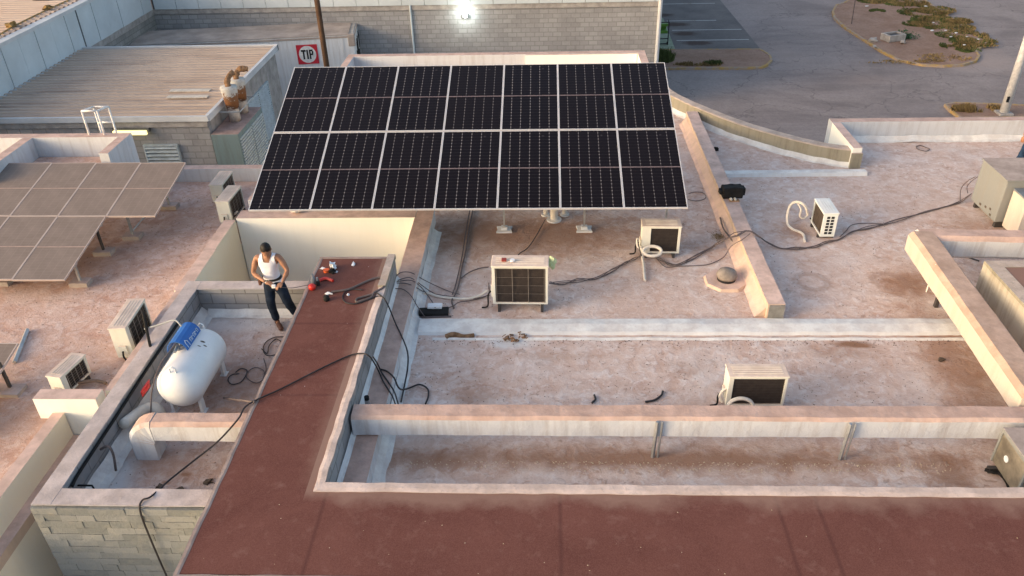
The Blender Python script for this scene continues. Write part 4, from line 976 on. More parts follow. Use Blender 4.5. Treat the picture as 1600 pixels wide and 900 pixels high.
# ================================================================ GAS TANK
tk = thing('gas_tank', 'white horizontal gas tank with blue valve hood on short legs', 'gas tank', (-5.11,9.02,-.005), R(-1))
TR, TL = .33, .67
Mx = Matrix.Translation((0,0,.48)) @ Matrix.Rotation(R(-90),4,'X')
pr = []
for k in range(9): a = R(90*k/8); pr.append((TR*math.sin(a), -TL+.25-.25*math.cos(a)))
for k in range(9): a = R(90-90*k/8); pr.append((TR*math.sin(a), TL-.25+.25*math.cos(a)))
obj('shell', revolve(B(), pr, 36, Mx), M['tankwhite'], tk, smooth=True)
for sx in (-1,1):
    for y in (-.42,.42):
        bm = B(); box(bm, sx*.21-.02,y-.05,0,sx*.21+.02,y+.05,.30); box(bm, sx*.21-.05,y-.06,0,sx*.21+.05,y+.06,.012)
        obj('leg', bm, M['tankwhite'], tk)
for y in (-.52,.52):
    bm = B(); tube(bm, [(-.04,y,.76),(-.04,y,.85),(0,y,.88),(.04,y,.85),(.04,y,.76)], .011, 6); obj('lifting_eye', bm, M['tankwhite'], tk)
# hood: an arched sheet with open ends
bm = B(); n = 10; rings = []
for y in (-.05,.44):
    o1, i1 = [], []
    for k in range(n+1):
        a = math.pi*(-.08+1.16*k/n); 
        o1.append(bm.verts.new((-.13+.155*math.cos(a), y, .79+.17*math.sin(a)))); i1.append(bm.verts.new((-.13+.145*math.cos(a), y, .79+.16*math.sin(a))))
    rings.append((o1,i1))
(a0,b0),(a1_,b1_) = rings
for k in range(n):
    bm.faces.new([a0[k],a0[k+1],a1_[k+1],a1_[k]]); bm.faces.new([b0[k+1],b0[k],b1_[k],b1_[k+1]])
    bm.faces.new([a0[k+1],a0[k],b0[k],b0[k+1]]); bm.faces.new([a1_[k],a1_[k+1],b1_[k+1],b1_[k]])
hood = obj('valve_hood', bm, M['blue'], tk)
bm = B()   # white mark and lettering band on the hood's right flank
def onhood(y, a): return Vector((-.13+.158*math.cos(a), y, .79+.173*math.sin(a)))
def stroke(pts, r=.005):
    tube(bm, [onhood(y, R(a)) for y, a in pts], r, 4)
stroke([(.0,12),(.0,40),(.03,50),(.06,40),(.06,12)], .007)
for k in range(5):
    y = .12+.058*k; stroke([(y,18),(y,36)]); stroke([(y,36),(y+.035,30 if k%2 else 36)]); 
    if k%2==0: stroke([(y+.035,36),(y+.035,18)])
obj('hood_lettering', bm, M['whiteink'], hood)
bm = B(); cyl(bm, (-.13,.12), .035, .79, .91, 12); cyl(bm, (-.13,-.02), .028, .79, .88, 10); tube(bm, [(-.13,-.02,.86),(-.12,-.14,.845)], .022, 8); cyl(bm, (-.13,.30), .03, .79, .90, 10)
obj('valve', bm, M['greytool'], tk)
bm = B()
for x, y, rx, ry in ((.14,.20,.038,.018),(.19,.14,.03,.012),(.13,.09,.028,.010)):
    zz = .48+math.sqrt(max(.01,TR*TR-x*x))+.001 if abs(y) < .55 else None
    if zz is None:
        bmesh.ops.create_icosphere(bm, subdivisions=1, radius=.03, matrix=Matrix.Translation((x,y-.03,.64))); continue
    n_ = Vector((x,0,zz-.48)).normalized(); u = Vector((n_.z,0,-n_.x)); c_ = Vector((x,y,zz))
    vs = [bm.verts.new(c_+u*rx*math.cos(2*math.pi*k/9)*(1+.3*math.sin(3*k))+Vector((0,ry*math.sin(2*math.pi*k/9),0))) for k in range(9)]; bm.faces.new(vs)
o = obj('worn_marks', bm, M['coilbrown'], tk); o['kind'] = 'stuff'
o = obj('gas_pipe', tube(B(), spl([(-5.30,9.38,.93),(-5.45,9.50,.96),(-5.75,9.62,.80),(-6.10,9.75,.62)],5), .014, 6), M['greytool']); tag(o, 'thin gas pipe from the tank hood to the court wall', 'pipe')
o = obj('steel_bar', tube(B(), [(-6.10,9.85,.85),(-6.0,9.62,.62),(-5.84,9.30,.40)], .022, 6), M['black']); tag(o, 'black angled bar leaning over the court wall behind the tank', 'bar')
o = obj('gas_hose', tube(B(), spl([(-5.25,8.98,.90),(-5.34,8.6,.82),(-5.42,8.35,.55),(-5.5,8.25,.2),(-5.62,8.1,.06)],6), .011, 6), M['cablegrey']); tag(o, 'thin grey hose dropping from the tank valve', 'hose')
o = obj('red_valve_handle', blob(B(), (-5.66,8.62,.40), .05, .3, 2, (.8,3.2,.9), 3), M['redpl']); tag(o, 'red valve handle between tank and left court wall', 'valve')
cp_ = thing('pipe_elbow', 'white plastic pipe elbow between the gas tank and court duct', 'pipe', (0,0,0))
obj('pipe', tube(B(), spl([(-5.72,7.98,.30),(-5.72,8.16,.24),(-5.66,8.38,.20),(-5.56,8.46,.19),(-5.47,8.44,.14),(-5.45,8.42,.02)],5), .075, 12), M['hose'], cp_, smooth=True)
o = obj('wall_cable', tube(B(), spl([(-5.79,10.2,.43),(-5.795,9.0,.44),(-5.79,8.0,.43),(-5.795,7.0,.42),(-5.785,6.75,.40)],5), .022, 6), M['black']); tag(o, 'black cable fixed along the inside of the left court wall', 'cable')
o = obj('hook', tube(B(), [(-5.80,6.86,.30),(-5.62,6.86,.30),(-5.54,6.78,.28),(-5.52,6.74,.12)], .013, 6), M['black']); tag(o, 'black bent hook in the front corner of the court', 'hook')
o = obj('old_tap', tube(B(), spl([(-5.78,7.45,.34),(-5.66,7.45,.40),(-5.60,7.40,.30),(-5.62,7.36,.05)],4), .018, 6), M['cablegrey']); tag(o, 'grey pipework bracket on the court wall left of duct', 'pipe')
o = obj('foam_lump', blob(B(), (-4.93,6.72,.06), .10, .5, 2, (1.3,.8,.7), 5), plain('tan_foam', (.36,.22,.09), .9, bump=.6)); tag(o, 'tan lump of old foam behind the court front wall', 'foam')
# debris in the court
rnd = random.Random(4); 
for i, (x, y, r, lab) in enumerate(((-4.66,7.05,.06,'dark dirt lump on the court floor nearest the red arm'),(-4.35,7.22,.045,'dark crumb on the court floor below the duct'),(-4.95,7.12,.04,'small dark crumb left of centre on the court floor'),(-4.15,7.42,.04,'dark crumb in the shade beside the duct'))):
    o = obj('dirt_lump', blob(B(), (x,y,.01), r, .6, 2, (1.2,1,.5), i), M['coilbrown']); tag(o, lab, 'dirt', 'dirt lumps on the court floor')

# ================================================================ SMALL THINGS ON THE MAIN ROOF
vt = thing('roof_vent', 'grey domed roof vent on an octagonal mortar base', 'roof vent', (3.20,12.05,0))
bm = B(); prism(bm, [((.40)*math.cos(R(22.5+45*k)), (.38)*math.sin(R(22.5+45*k))) for k in range(8)], 0, .05); 
bm2 = [v for v in bm.verts if v.co.z > .04]
for v in bm2: v.co.x *= .93; v.co.y *= .93
obj('base', bm, M['partition'], vt)
obj('collar', cyl(B(), (0,0), .16, .0505, .12, 20), M['signblack'], vt)
obj('dome', revolve(B(), [(.17,.10),(.18,.15),(.155,.21),(.09,.25),(.01,.26)], 20), M['darkdome'], vt, smooth=True)
bp = thing('black_bag', 'black tool bag with pale bottles sitting on the partition wall', 'bag', (3.80,14.80,.31), R(4))
bm = rbox(-.20,-.10,0,.20,.14,.22, step=.06, amp=.02, sc_=7); obj('bag_body', bm, M['black'], bp, bevel=.02)
obj('side_pocket', rbox(.201,-.06,.04,.25,.10,.19, step=.05, amp=.012, sc_=9), M['black'], bp)
obj('side_pocket', rbox(-.26,-.05,.08,-.201,.08,.16, step=.05, amp=.012, sc_=9), M['black'], bp)
for i, x in enumerate((-.05,.03)):
    o = obj('small_bottle', revolve(B(), [(.022,0),(.026,.02),(.026,.07),(.012,.09),(.010,.11)], 12, Matrix.Translation((3.80+x,14.655,.335)) @ Matrix.Rotation(R(80),4,'X')), M['hose']); tag(o, ['left small pale bottle in front of the black bag','right small pale bottle in front of the black bag'][i], 'bottle', 'small bottles by the bag')
ft = thing('cardboard_scrap', 'brown cardboard scrap under the front of the black bag', 'cardboard', (3.82,14.62,.305))
obj('sheet', mk((-.10,-.05,0,.10,.05,.012)), plain('cardboard', (.34,.20,.10), .9), ft)
bx = thing('junction_case', 'open black case with a white device lying by the sill', 'case', (-1.86,11.06,0), R(3))
obj('case_tray', rbox(-.25,-.09,0,.25,.10,.07, step=.06, amp=.012, sc_=6), M['black'], bx, bevel=.015)
obj('case_pad', mk((-.28,-.13,0,.30,-.095,.02)), M['cablegrey'], bx, bevel=.005)
o = obj('white_device', mk((-1.97,11.08,.075,-1.72,11.20,.13)), M['paper'], bevel=.015); tag(o, 'white plastic device lying on the open black case', 'device')
o = obj('junk_clump', sweep(B(), spl([(-1.60,10.36,.0),(-1.45,10.42,.0),(-1.30,10.38,.0),(-1.15,10.44,.0)],3), [(-.04,.0),(.04,.0),(.03,.05),(-.03,.06)], .05, .05), M['foam']); tag(o, 'brown broken strip of foam on the roof below the sill', 'debris')
bm = B(); rnd = random.Random(21)
for k in range(26):
    a = rnd.random()*6.28; r = .06+.13*rnd.random(); c_ = Vector((-.47+r*math.cos(a), 10.33+r*.8*math.sin(a), .015+.03*rnd.random()))
    tube(bm, [c_, c_+Vector((rnd.uniform(-.07,.07), rnd.uniform(-.07,.07), rnd.uniform(-.01,.03)))], .008+.008*rnd.random(), 4)
o = obj('twig_clump', bm, M['foam']); tag(o, 'ragged nest like clump of twigs on a white patch', 'debris')
for i, (pts, lab) in enumerate((([(0.68,8.78,0.02),(0.73,8.85,0.02),(0.72,8.95,0.02)],'short black hose piece just behind the long duct'),([(1.44,8.8,0.02),(1.57,8.84,0.02),(1.68,8.94,0.02),(1.72,9.04,0.02)],'curved black hose piece right of the short one'))):
    o = obj('hose_piece', tube(B(), spl(pts,5), .016, 6), M['cable']); tag(o, lab, 'hose', 'hose pieces on the lower roof')
o = obj('stone', blob(B(), (6.0,9.80,.02), .04, .4, 2, (1.5,.8,.7), 2), M['coilbrown']); tag(o, 'dark oval stone on the lower right roof', 'stone')
o = obj('dark_scrap', blob(B(), (4.08,17.9,.03), .06, .4, 2, (1,1,.8), 6), M['black']); tag(o, 'tiny dark scrap on the upper roof near the curved wall', 'scrap')
cu = thing('spray_can', 'small blue capped grey can standing on the dusty parapet', 'can', (-2.43,8.32,.31))
obj('body', cyl(B(), (0,0), .036, 0, .15, 14), M['galv'], cu, smooth=False); obj('cap', cyl(B(), (0,0), .034, .151, .20, 14), M['black'], cu)
o = obj('red_box', mk((-.70,11.24,.905,-.62,11.33,.93)), plain('dull_red_box', (.28,.04,.03), .7), bevel=.004); tag(o, 'small dull red box on top of the large cream unit', 'box')
o = obj('tape_roll', revolve(B(), [(.02,0),(.04,0),(.04,.03),(.02,.03)], 14, Matrix.Translation((-.52,11.26,.906))), M['paper']); tag(o, 'pale tape roll on top of the large cream unit', 'tape')
o = obj('rag', blob(B(), (.13,11.38,.80), .09, .3, 3, (.7,.8,1.1), 9), M['limegreen']); tag(o, 'lime green rag hanging behind the large cream unit', 'rag')
bm = B(); rnd = random.Random(31)
for k in range(420):
    c_ = Vector((3.36+rnd.gauss(0,.07), 13.62+rnd.gauss(0,.10), .01+abs(rnd.gauss(0,.03)))); d = Vector((rnd.uniform(-1,1),rnd.uniform(-1,1),rnd.uniform(.2,1))).normalized()*.035; e = d.orthogonal().normalized()*.004
    bm.faces.new([bm.verts.new(c_-e), bm.verts.new(c_+e), bm.verts.new(c_+d)])
o = obj('weed_clump', bm, M['grassdry']); tag(o, 'small dry weed clump at the foot of the partition wall', 'weed', kind='stuff')
# pipe stubs under the array
for i, (x, y, r, h, lab) in enumerate(((.03,14.62,.045,.36,'thin cream vent pipe stub left under the array'),(.20,14.40,.075,.40,'thick cream vent pipe stub in the middle under the array'),(.42,14.62,.045,.36,'thin cream vent pipe stub right with round flange'))):
    v = thing('pipe_stub', lab, 'pipe', (x,y,0), 0, 'vent pipe stubs under the array')
    obj('pipe', revolve(B(), [(r,0),(r,h),(r*1.25,h+.01),(r*1.25,h+.09),(r,h+.10)], 14), M['hose'], v); obj('flange', cyl(B(), (0,0), r*2.0, 0, .03, 16), M['kerbwhite'], v)
o = obj('cap_ball', blob(B(), (-4.98,14.22,.36), .09, .2, 2, (1.2,1,.6), 1), M['hose']); tag(o, 'small pale mound on the cap behind the light well', 'mound')
# tools on the red slab
def small(name, bm, mat, lab, cat, grp=None, **k):
    o = obj(name, bm, M[mat], **k); tag(o, lab, cat, grp); return o
ZS = .726
small('tool_bottle', revolve(B(), [(.035,0),(.038,.09),(.03,.12),(.014,.15),(.014,.19)], 14, Matrix.Translation((-3.82+.08,10.86,ZS))), 'greytool', 'grey bottle with dark cap standing at the red slab edge', 'bottle')
pd = thing('drill_battery', 'dark hand tool standing just behind the bright red cup', 'tool', (-3.66,10.82,ZS), R(20)); obj('body', mk((-.03,-.03,0,.03,.03,.09)), M['signblack'], pd, bevel=.01); obj('handle', mk((-.015,-.015,.091,.015,.015,.15)), M['greytool'], pd, bevel=.006)
small('red_cup', revolve(B(), [(.045,0),(.058,.03),(.058,.07),(.03,.095)], 16, Matrix.Translation((-3.725,10.70,ZS))), 'redpl', 'bright red round plastic cup nearest the worker on the slab', 'cup', smooth=True)
small('red_pliers', tube(B(), spl([(-3.66,10.94,ZS+.02),(-3.58,10.98,ZS+.03),(-3.50,10.96,ZS+.02),(-3.44,10.92,ZS+.02)],4), .026, 6), 'redpl', 'red handled pliers lying behind the red cup', 'pliers')
small('orange_tape', revolve(B(), [(.02,0),(.05,0),(.05,.04),(.02,.04)], 14, Matrix.Translation((-3.62,11.24,ZS))), 'orange', 'orange tape roll in the heap at the slab far corner', 'tape')
small('tool_pouch', blob(B(), (-3.52,11.22,ZS+.03), .06, .4, 2, (1,1,.7), 3), 'black', 'black pouch beside the orange tape roll', 'pouch')
small('crumpled_paper', blob(B(), (-3.53,11.34,ZS+.04), .065, .8, 2, (1,1,.8), 12), 'paper', 'crumpled white paper on top of the tool heap', 'paper')
small('paper_scrap', blob(B(), (-3.70,11.33,ZS+.01), .035, .7, 2, (1.2,.8,.3), 15), 'paper', 'small white scrap at the far left corner of the slab', 'scrap')
small('paper_scrap', blob(B(), (-3.45,11.22,ZS+.01), .03, .7, 2, (.8,1,.3), 17), 'paper', 'small pinkish scrap right of the tool heap', 'scrap')
small('paper_scrap', blob(B(), (-3.21,11.46,ZS+.015), .035, .6, 2, (.8,1.5,.4), 19), 'paper', 'single oval white scrap alone near the far slab edge', 'scrap')
small('paper_scrap', blob(B(), (-3.43,10.56,ZS+.01), .035, .9, 2, (1.5,.8,.3), 22), 'paper', 'white scrap at the end of the coiled cable', 'scrap')
small('paper_scrap', blob(B(), (-3.11,10.52,ZS+.01), .022, .8, 2, (1,1,.4), 25), 'paper', 'tiny white scrap inside the cable loop', 'scrap')
small('black_spool', revolve(B(), [(.045,0),(.05,.02),(.045,.07),(.03,.085)], 14, Matrix.Translation((-3.42,10.38,ZS))), 'black', 'round black spool standing alone on the red slab', 'spool', smooth=True)
# ================================================================ CABLES
def cable(name, pts, r, mat, lab, cat='cable', grp=None, per=6, n=6):
    return small(name, tube(B(), spl(pts, per), r, n), mat, lab, cat, grp)
cable('power_cable', [(-4.66,6.30,-1.6),(-4.70,6.29,-.7),(-4.72,6.29,.1),(-4.73,6.32,.47),(-4.73,6.42,.53)] + [(-4.65,6.48,0.53),(-4.6,6.81,0.44),(-4.44,7.15,0.42),(-4.16,7.39,0.55),(-3.95,7.64,0.7),(-3.88,7.88,0.745),(-3.53,8.21,0.74),(-3.11,8.63,0.74),(-2.77,8.93,0.74),(-2.59,8.96,0.76),(-2.48,8.91,0.76),(-2.43,8.96,0.6),(-2.42,9.1,0.33),(-2.3,8.85,0.32),(-2.14,8.57,0.32),(-2.06,8.38,0.32)], .0115, 'cable', 'long black cable crossing court and red arm down the stone front')
cable('power_cable', [(-2.41,8.88,0.76),(-2.41,9.06,0.5),(-2.37,9.07,0.33),(-2.25,8.88,0.32),(-2.12,8.65,0.32),(-2.02,8.38,0.32)], .012, 'cable', 'thin black cable beside the long one where it drops from the arm')
cable('drop_cable', [(-2.66,10.56,0.75),(-2.51,10.38,0.76),(-2.44,10.34,0.62),(-2.36,10.31,0.33),(-2.18,9.9,0.32),(-2.06,9.56,0.31),(-2.04,9.34,0.2),(-2.07,9.18,0.05),(-2.07,8.77,0.03)], .012, 'cable', 'thin black cable hanging from the arm over the dusty parapet')
cable('loop_cable', [(-2.41,9.16,0.32),(-2.3,9.11,0.32),(-2.17,8.95,0.33),(-2.09,8.78,0.31),(-2.05,8.84,0.2),(-1.99,9.07,0.04),(-1.85,9.15,0.04),(-1.72,9.06,0.03),(-1.69,8.88,0.03),(-1.71,8.73,0.03)], .013, 'cable', 'black looped cable end lying on the roof beside the parapet')
cable('thick_cable', [(-3.39,10.59,0.745),(-3.13,10.67,0.745),(-2.91,10.88,0.745),(-2.77,10.99,0.745),(-2.64,11.01,0.745),(-2.57,10.84,0.745),(-2.59,10.7,0.745),(-2.7,10.57,0.745),(-2.72,10.44,0.745),(-2.86,10.33,0.745),(-2.93,10.3,0.745),(-2.94,10.39,0.745),(-2.83,10.46,0.745),(-2.72,10.52,0.745)], .018, 'cablegrey', 'thick dark coiled cable on the far half of the red arm')
cable('thin_coil', [(-2.91,10.66,0.735),(-3.06,10.68,0.735),(-3.17,10.61,0.735),(-3.18,10.44,0.735),(-3.11,10.31,0.735),(-2.99,10.26,0.735),(-2.88,10.29,0.735),(-2.76,10.38,0.735),(-2.63,10.47,0.735),(-2.55,10.46,0.735)], .010, 'cable', 'thin loop of cable inside the thick coil on the arm')
cable('wire', [(-4.16,10.30,1.03),(-3.98,10.50,.88),(-3.82,10.70,.80),(-3.72,10.78,.76)], .005, 'cablegrey', 'thin wire held by the worker leading to the slab tools', 'wire')
cable('floor_wire', [(-4.15,10.57,0.02),(-4.19,10.39,0.02),(-4.37,10.36,0.02),(-4.47,10.25,0.02),(-4.48,10.08,0.02),(-4.4,9.91,0.02),(-4.29,9.87,0.02),(-4.15,9.96,0.02),(-4.16,10.13,0.02),(-4.33,10.31,0.02),(-4.4,10.13,0.02),(-4.37,9.93,0.02),(-4.5,10.05,0.02)], .008, 'cable', 'loose ring of thin black wire near the worker feet', 'wire')
cable('floor_wire', [(-4.39,9.8,0.02),(-4.28,9.56,0.02),(-4.24,9.3,0.02),(-4.33,9.2,0.02),(-4.51,9.33,0.02),(-4.53,9.48,0.02),(-4.44,9.57,0.02),(-4.29,9.48,0.02),(-4.24,9.25,0.02)], .007, 'cablegrey', 'thin tangled wire beside the red arm in the court', 'wire')
cable('floor_wire', [(-4.65,9.42,0.02),(-4.76,9.39,0.02),(-4.78,9.28,0.02),(-4.69,9.17,0.02),(-4.58,9.2,0.02),(-4.54,9.33,0.02),(-4.56,9.5,0.02),(-4.67,9.54,0.02),(-4.72,9.45,0.02)], .008, 'cable', 'small wire ring on the court floor right of the tank', 'wire')
small('steel_rod', tube(B(), [(-4.65,8.76,0.1),(-3.8,7.91,0.76)], .016, 6), 'cablegrey', 'dark rod leaning against the red arm in the court', 'rod')
# bundle from the red arm past the case to the first unit
bun = [([(-2.58,11.66,0.34),(-2.48,11.7,0.42),(-2.32,11.8,0.36),(-2.15,11.92,0.15),(-1.93,11.87,0.05),(-1.64,11.69,0.03),(-1.47,11.61,0.03)],'grey wire arching highest over the dusty parapet cap'),
       ([(-2.52,11.58,0.34),(-2.31,11.6,0.38),(-2.16,11.78,0.12),(-2.0,11.7,0.04),(-1.78,11.53,0.03)],'second grey wire over the parapet cap'),
       ([(-2.53,11.54,0.34),(-2.28,11.53,0.37),(-2.16,11.67,0.16),(-2.04,11.59,0.04),(-1.91,11.32,0.06),(-1.83,11.06,0.12)],'wire from the parapet cap to the black case'),
       ([(-2.55,11.51,0.33),(-2.34,11.47,0.34),(-2.19,11.55,0.2),(-2.09,11.68,0.04),(-1.67,11.55,0.03),(-1.22,11.48,0.03),(-0.94,11.54,0.06)],'wire running from the parapet to the large cream unit'),
       ([(-2.54,11.33,0.33),(-2.39,11.31,0.33),(-2.23,11.13,0.32),(-2.12,11.0,0.2),(-1.99,10.92,0.03)],'pale grey wire dropping over the parapet to the case tray'),
       ([(-0.94,11.35,0.3),(-0.95,11.55,0.3),(-0.98,11.57,0.04),(-1.27,11.41,0.03),(-1.45,11.37,0.03),(-1.55,11.25,0.03),(-1.63,11.19,0.03)],'dark wire from the large unit base to the case')]
for pts, lab in bun:
    cable('wire', pts, .008, 'cablegrey', lab, 'wire', 'wires leading to the large cream unit')

cable('hose', [(-2.18,11.6,0.02),(-2.04,11.65,0.03),(-1.85,11.55,0.03),(-1.61,11.49,0.03),(-1.33,11.47,0.03),(-1.13,11.53,0.05),(-0.98,11.59,0.12)], .022, 'hose', 'pinkish insulated pipe from the parapet to the large cream unit', 'pipe')
cable('floor_conduit', [(-1.48,14.82,0.03),(-1.49,13.93,0.03),(-1.49,13.05,0.03),(-1.51,12.51,0.03),(-1.51,12.02,0.03),(-1.54,11.65,0.03),(-1.59,11.41,0.03),(-1.53,11.17,0.03)], .014, 'cablegrey', 'grey conduit running away under the black array', 'conduit')
cable('floor_conduit', [(-1.54,14.82,0.03),(-1.55,13.88,0.03),(-1.54,13.02,0.03),(-1.55,12.46,0.03),(-1.57,11.9,0.03),(-1.6,11.61,0.03)], .011, 'cablegrey', 'thinner second conduit beside the grey one', 'conduit')
cable('wire', [(-1.49,12.12,0.04),(-1.37,12.31,0.04),(-1.2,12.45,0.04),(-1.02,12.51,0.04)], .010, 'cablegrey', 'wire curving from the conduit to the large unit', 'wire')
cable('wire', [(0.02,14.24,0.1),(-0.07,14.02,0.03),(-0.19,13.58,0.03),(-0.32,13.21,0.03),(-0.46,12.98,0.05),(-0.52,12.71,0.1)], .010, 'cable', 'wire running from a pipe stub to the large cream unit', 'wire')
def run(base, name, grp, labs, r=.008, amp=.075, mat='cablegrey'):
    for i, lab in enumerate(labs):
        pts = [Vector(p)+Vector((noise.noise((j*.9,i*7.3,0))*amp*(1 if 0 < j < len(base)-1 else .2), noise.noise((j*.8,i*5.1,4))*amp*2.2, i*.004)) for j, p in enumerate(base)]
        cable(name, pts, r*(1.0-.12*i), mat, lab, 'wire', grp)
run([(0.08,11.88,0.08),(0.33,11.97,0.02),(0.62,12.03,0.02),(0.91,12.16,0.02),(1.21,12.38,0.02),(1.46,12.62,0.02),(1.68,12.81,0.03),(1.82,12.9,0.06)], 'wire', 'wire bundle between the two cream units', ['thickest dark wire between the two cream units','second wire of the bundle between the two cream units','wavy third wire between the two cream units','loosest wire of the bundle between the two units'])
run([(1.92,12.9,0.03),(2.12,12.8,0.02),(2.27,12.59,0.02),(2.47,12.64,0.02),(2.78,12.87,0.02),(3.12,13.14,0.05),(3.31,13.13,0.22),(3.56,13.18,0.33),(3.81,13.23,0.34),(3.98,13.18,0.3),(4.21,13.28,0.08),(4.43,13.19,0.02),(4.73,13.18,0.02),(5.04,13.23,0.02),(5.39,13.42,0.02),(5.64,13.52,0.02),(5.94,13.82,0.02),(6.35,13.97,0.02),(6.94,14.23,0.02),(7.57,14.58,0.02),(8.11,14.83,0.02),(8.53,15.06,0.03),(8.74,15.11,0.18)], 'wire', 'long wires crossing the partition wall', ['thickest long wire crossing the partition to the rooftop unit','second long wire crossing the partition wall','third wavy wire crossing the partition wall'], .010, .06)
cable('wire', [(2.06,12.85,0.03),(2.2,12.53,0.02),(2.44,12.55,0.02),(2.79,12.57,0.02),(3.03,12.63,0.02),(3.3,12.83,0.04),(3.47,13.04,0.15),(3.64,12.98,0.33),(3.82,13.18,0.34)], .008, 'cablegrey', 'low looping wire joining the bundle at the partition', 'wire')
cable('wire', [(5.66,13.62,0.02),(5.86,13.87,0.02),(6.02,14.08,0.02),(6.23,14.16,0.02),(6.48,14.16,0.02),(6.65,14.13,0.02)], .008, 'cablegrey', 'wire looping beside the sideways white unit', 'wire')
cable('wire', [(8.54,15.09,0.03),(8.61,15.31,0.2),(8.54,15.04,0.5),(8.64,14.99,0.62)], .009, 'cablegrey', 'wire rising to the side of the grey rooftop unit', 'wire')
cable('wire', [(8.77,15.3,0.1),(8.65,15.19,0.3),(8.62,15.04,0.5),(8.71,15.03,0.6)], .007, 'cablegrey', 'second thinner wire rising to the rooftop unit', 'wire')
cable('wire', [(7.45,13.09,0.02),(7.62,12.95,0.02),(7.75,12.77,0.03),(7.81,12.63,0.06)], .014, 'cable', 'dark cable on the roof inside the bent duct', 'cable')
cable('wire_ring', [(3.02,15.25,0.02),(3.18,15.19,0.02),(3.36,15.27,0.02),(3.42,15.42,0.02),(3.37,15.58,0.02),(3.21,15.61,0.02),(3.08,15.55,0.02)], .008, 'cablegrey', 'thin wire ring right of the black array corner', 'wire')
cable('wire_ring', [(8.79,18.01,0.02),(8.74,17.85,0.02),(8.8,17.74,0.02),(8.9,17.7,0.02),(9.01,17.81,0.02),(8.96,17.92,0.02),(8.89,18.04,0.02),(8.8,18.0,0.02)], .010, 'cablegrey', 'thin wire ring lying on the upper right roof', 'wire')
cable('wire', [(3.5,14.28,0.1),(3.48,13.85,0.1),(3.53,13.49,0.1),(3.59,13.15,0.1)], .016, 'cablegrey', 'thick wire leading from the weed clump along the partition', 'wire')
cable('wire', [(1.77,12.61,0.2),(1.73,12.79,0.3),(1.71,12.92,0.4)], .010, 'cable', 'short wire at the left side of the second unit', 'wire')
# insulated hoses of the units
o = cable('hose_coil', [(1.97+.165*math.cos(R(a)), 12.72+.09*math.sin(R(a)), .24+.05*math.sin(R(a))) for a in range(0,361,30)], .030, 'hose', 'white insulated hose coil in front of the second cream unit', 'hose', n=8)
cable('hose', [(1.71,12.92,0.4),(1.72,12.9,0.25),(1.8,12.85,0.2),(1.81,12.8,0.06),(1.81,12.54,0.04),(1.79,12.25,0.04),(1.78,12.05,0.03)], .026, 'hose', 'white insulated pipe running down from the hose coil', 'pipe')
cable('hose', [(5.14,14.08,0.25),(5.07,14.08,0.42),(4.98,14.11,0.5),(4.89,14.24,0.45),(4.82,14.25,0.35),(4.78,14.18,0.2),(4.79,14.09,0.05),(4.84,13.92,0.03),(4.95,13.79,0.03),(4.99,13.66,0.03),(4.94,13.43,0.03)], .026, 'hose', 'white hose loop standing left of the sideways unit', 'hose')
cable('hose', [(5.17,14.18,0.2),(5.1,14.14,0.15),(5.01,14.13,0.2),(5.0,14.11,0.35),(4.95,14.19,0.45)], .018, 'hose', 'thinner white hose curl beside the sideways unit', 'hose')
o = cable('hose_coil', [(2.70+.17*math.cos(R(a)), 8.50+.02*math.sin(R(a)), .20+.13*math.sin(R(a))) for a in range(-10,200,30)], .026, 'hose', 'white hose arch in front of the unit behind the duct', 'hose')
cable('hose', [(2.5,8.71,0.1),(2.46,8.73,0.2),(2.5,8.73,0.3),(2.56,8.72,0.35)], .02, 'hose', 'small hose at the left side of the unit behind the duct', 'hose')
cable('hose', [(-7.23,9.04,0.05),(-7.05,9.09,0.08),(-6.89,9.15,0.08),(-6.75,9.19,0.06),(-6.6,9.16,0.04)], .026, 'foamhose', 'brown insulated pipe from the lowest unit on the left roof', 'pipe')
cable('hose', [(-6.29,14.49,0.2),(-6.44,14.4,0.1),(-6.5,14.25,0.06),(-6.58,14.24,0.04)], .022, 'hose', 'pale pipe behind the unit near the array corner', 'pipe')
# ================================================================ PEOPLE
def skin_part(verts, edges, rad, sub=2, root=0):
    me = bpy.data.meshes.new('s'); me.from_pydata([tuple(v) for v in verts], edges, []); o = bpy.data.objects.new('s', me); col.objects.link(o)
    md = o.modifiers.new('skin','SKIN'); md.use_smooth_shade = True
    sv = me.skin_vertices[0].data
    for i, r in enumerate(rad): sv[i].radius = r if isinstance(r, tuple) else (r, r); sv[i].use_root = (i == root)
    ss = o.modifiers.new('sub','SUBSURF'); ss.levels = sub; ss.render_levels = sub
    dg = bpy.context.evaluated_depsgraph_get(); r_ = bpy.data.meshes.new_from_object(o.evaluated_get(dg)); bpy.data.objects.remove(o); return r_
def fuse(meshes, voxel, name):
    bm = bmesh.new()
    for me in meshes: bm.from_mesh(me); bpy.data.meshes.remove(me)
    me = bpy.data.meshes.new('f'); bm.to_mesh(me); bm.free(); o = bpy.data.objects.new('f', me); col.objects.link(o)
    md = o.modifiers.new('r','REMESH'); md.mode = 'VOXEL'; md.voxel_size = voxel; md.use_smooth_shade = True
    sm = o.modifiers.new('s','SMOOTH'); sm.factor = .5; sm.iterations = 2
    dg = bpy.context.evaluated_depsgraph_get(); r_ = bpy.data.meshes.new_from_object(o.evaluated_get(dg)); r_.name = name; bpy.data.objects.remove(o); return r_
def ell(c, r, Mr=None, seg=24):
    me = bpy.data.meshes.new('e'); bm = bmesh.new(); bmesh.ops.create_uvsphere(bm, u_segments=seg, v_segments=seg//2+2, radius=1)
    for v in bm.verts:
        p = Vector((v.co.x*r[0], v.co.y*r[1], v.co.z*r[2])); v.co = Vector(c) + (Mr @ p if Mr else p)
    bm.to_mesh(me); bm.free(); return me
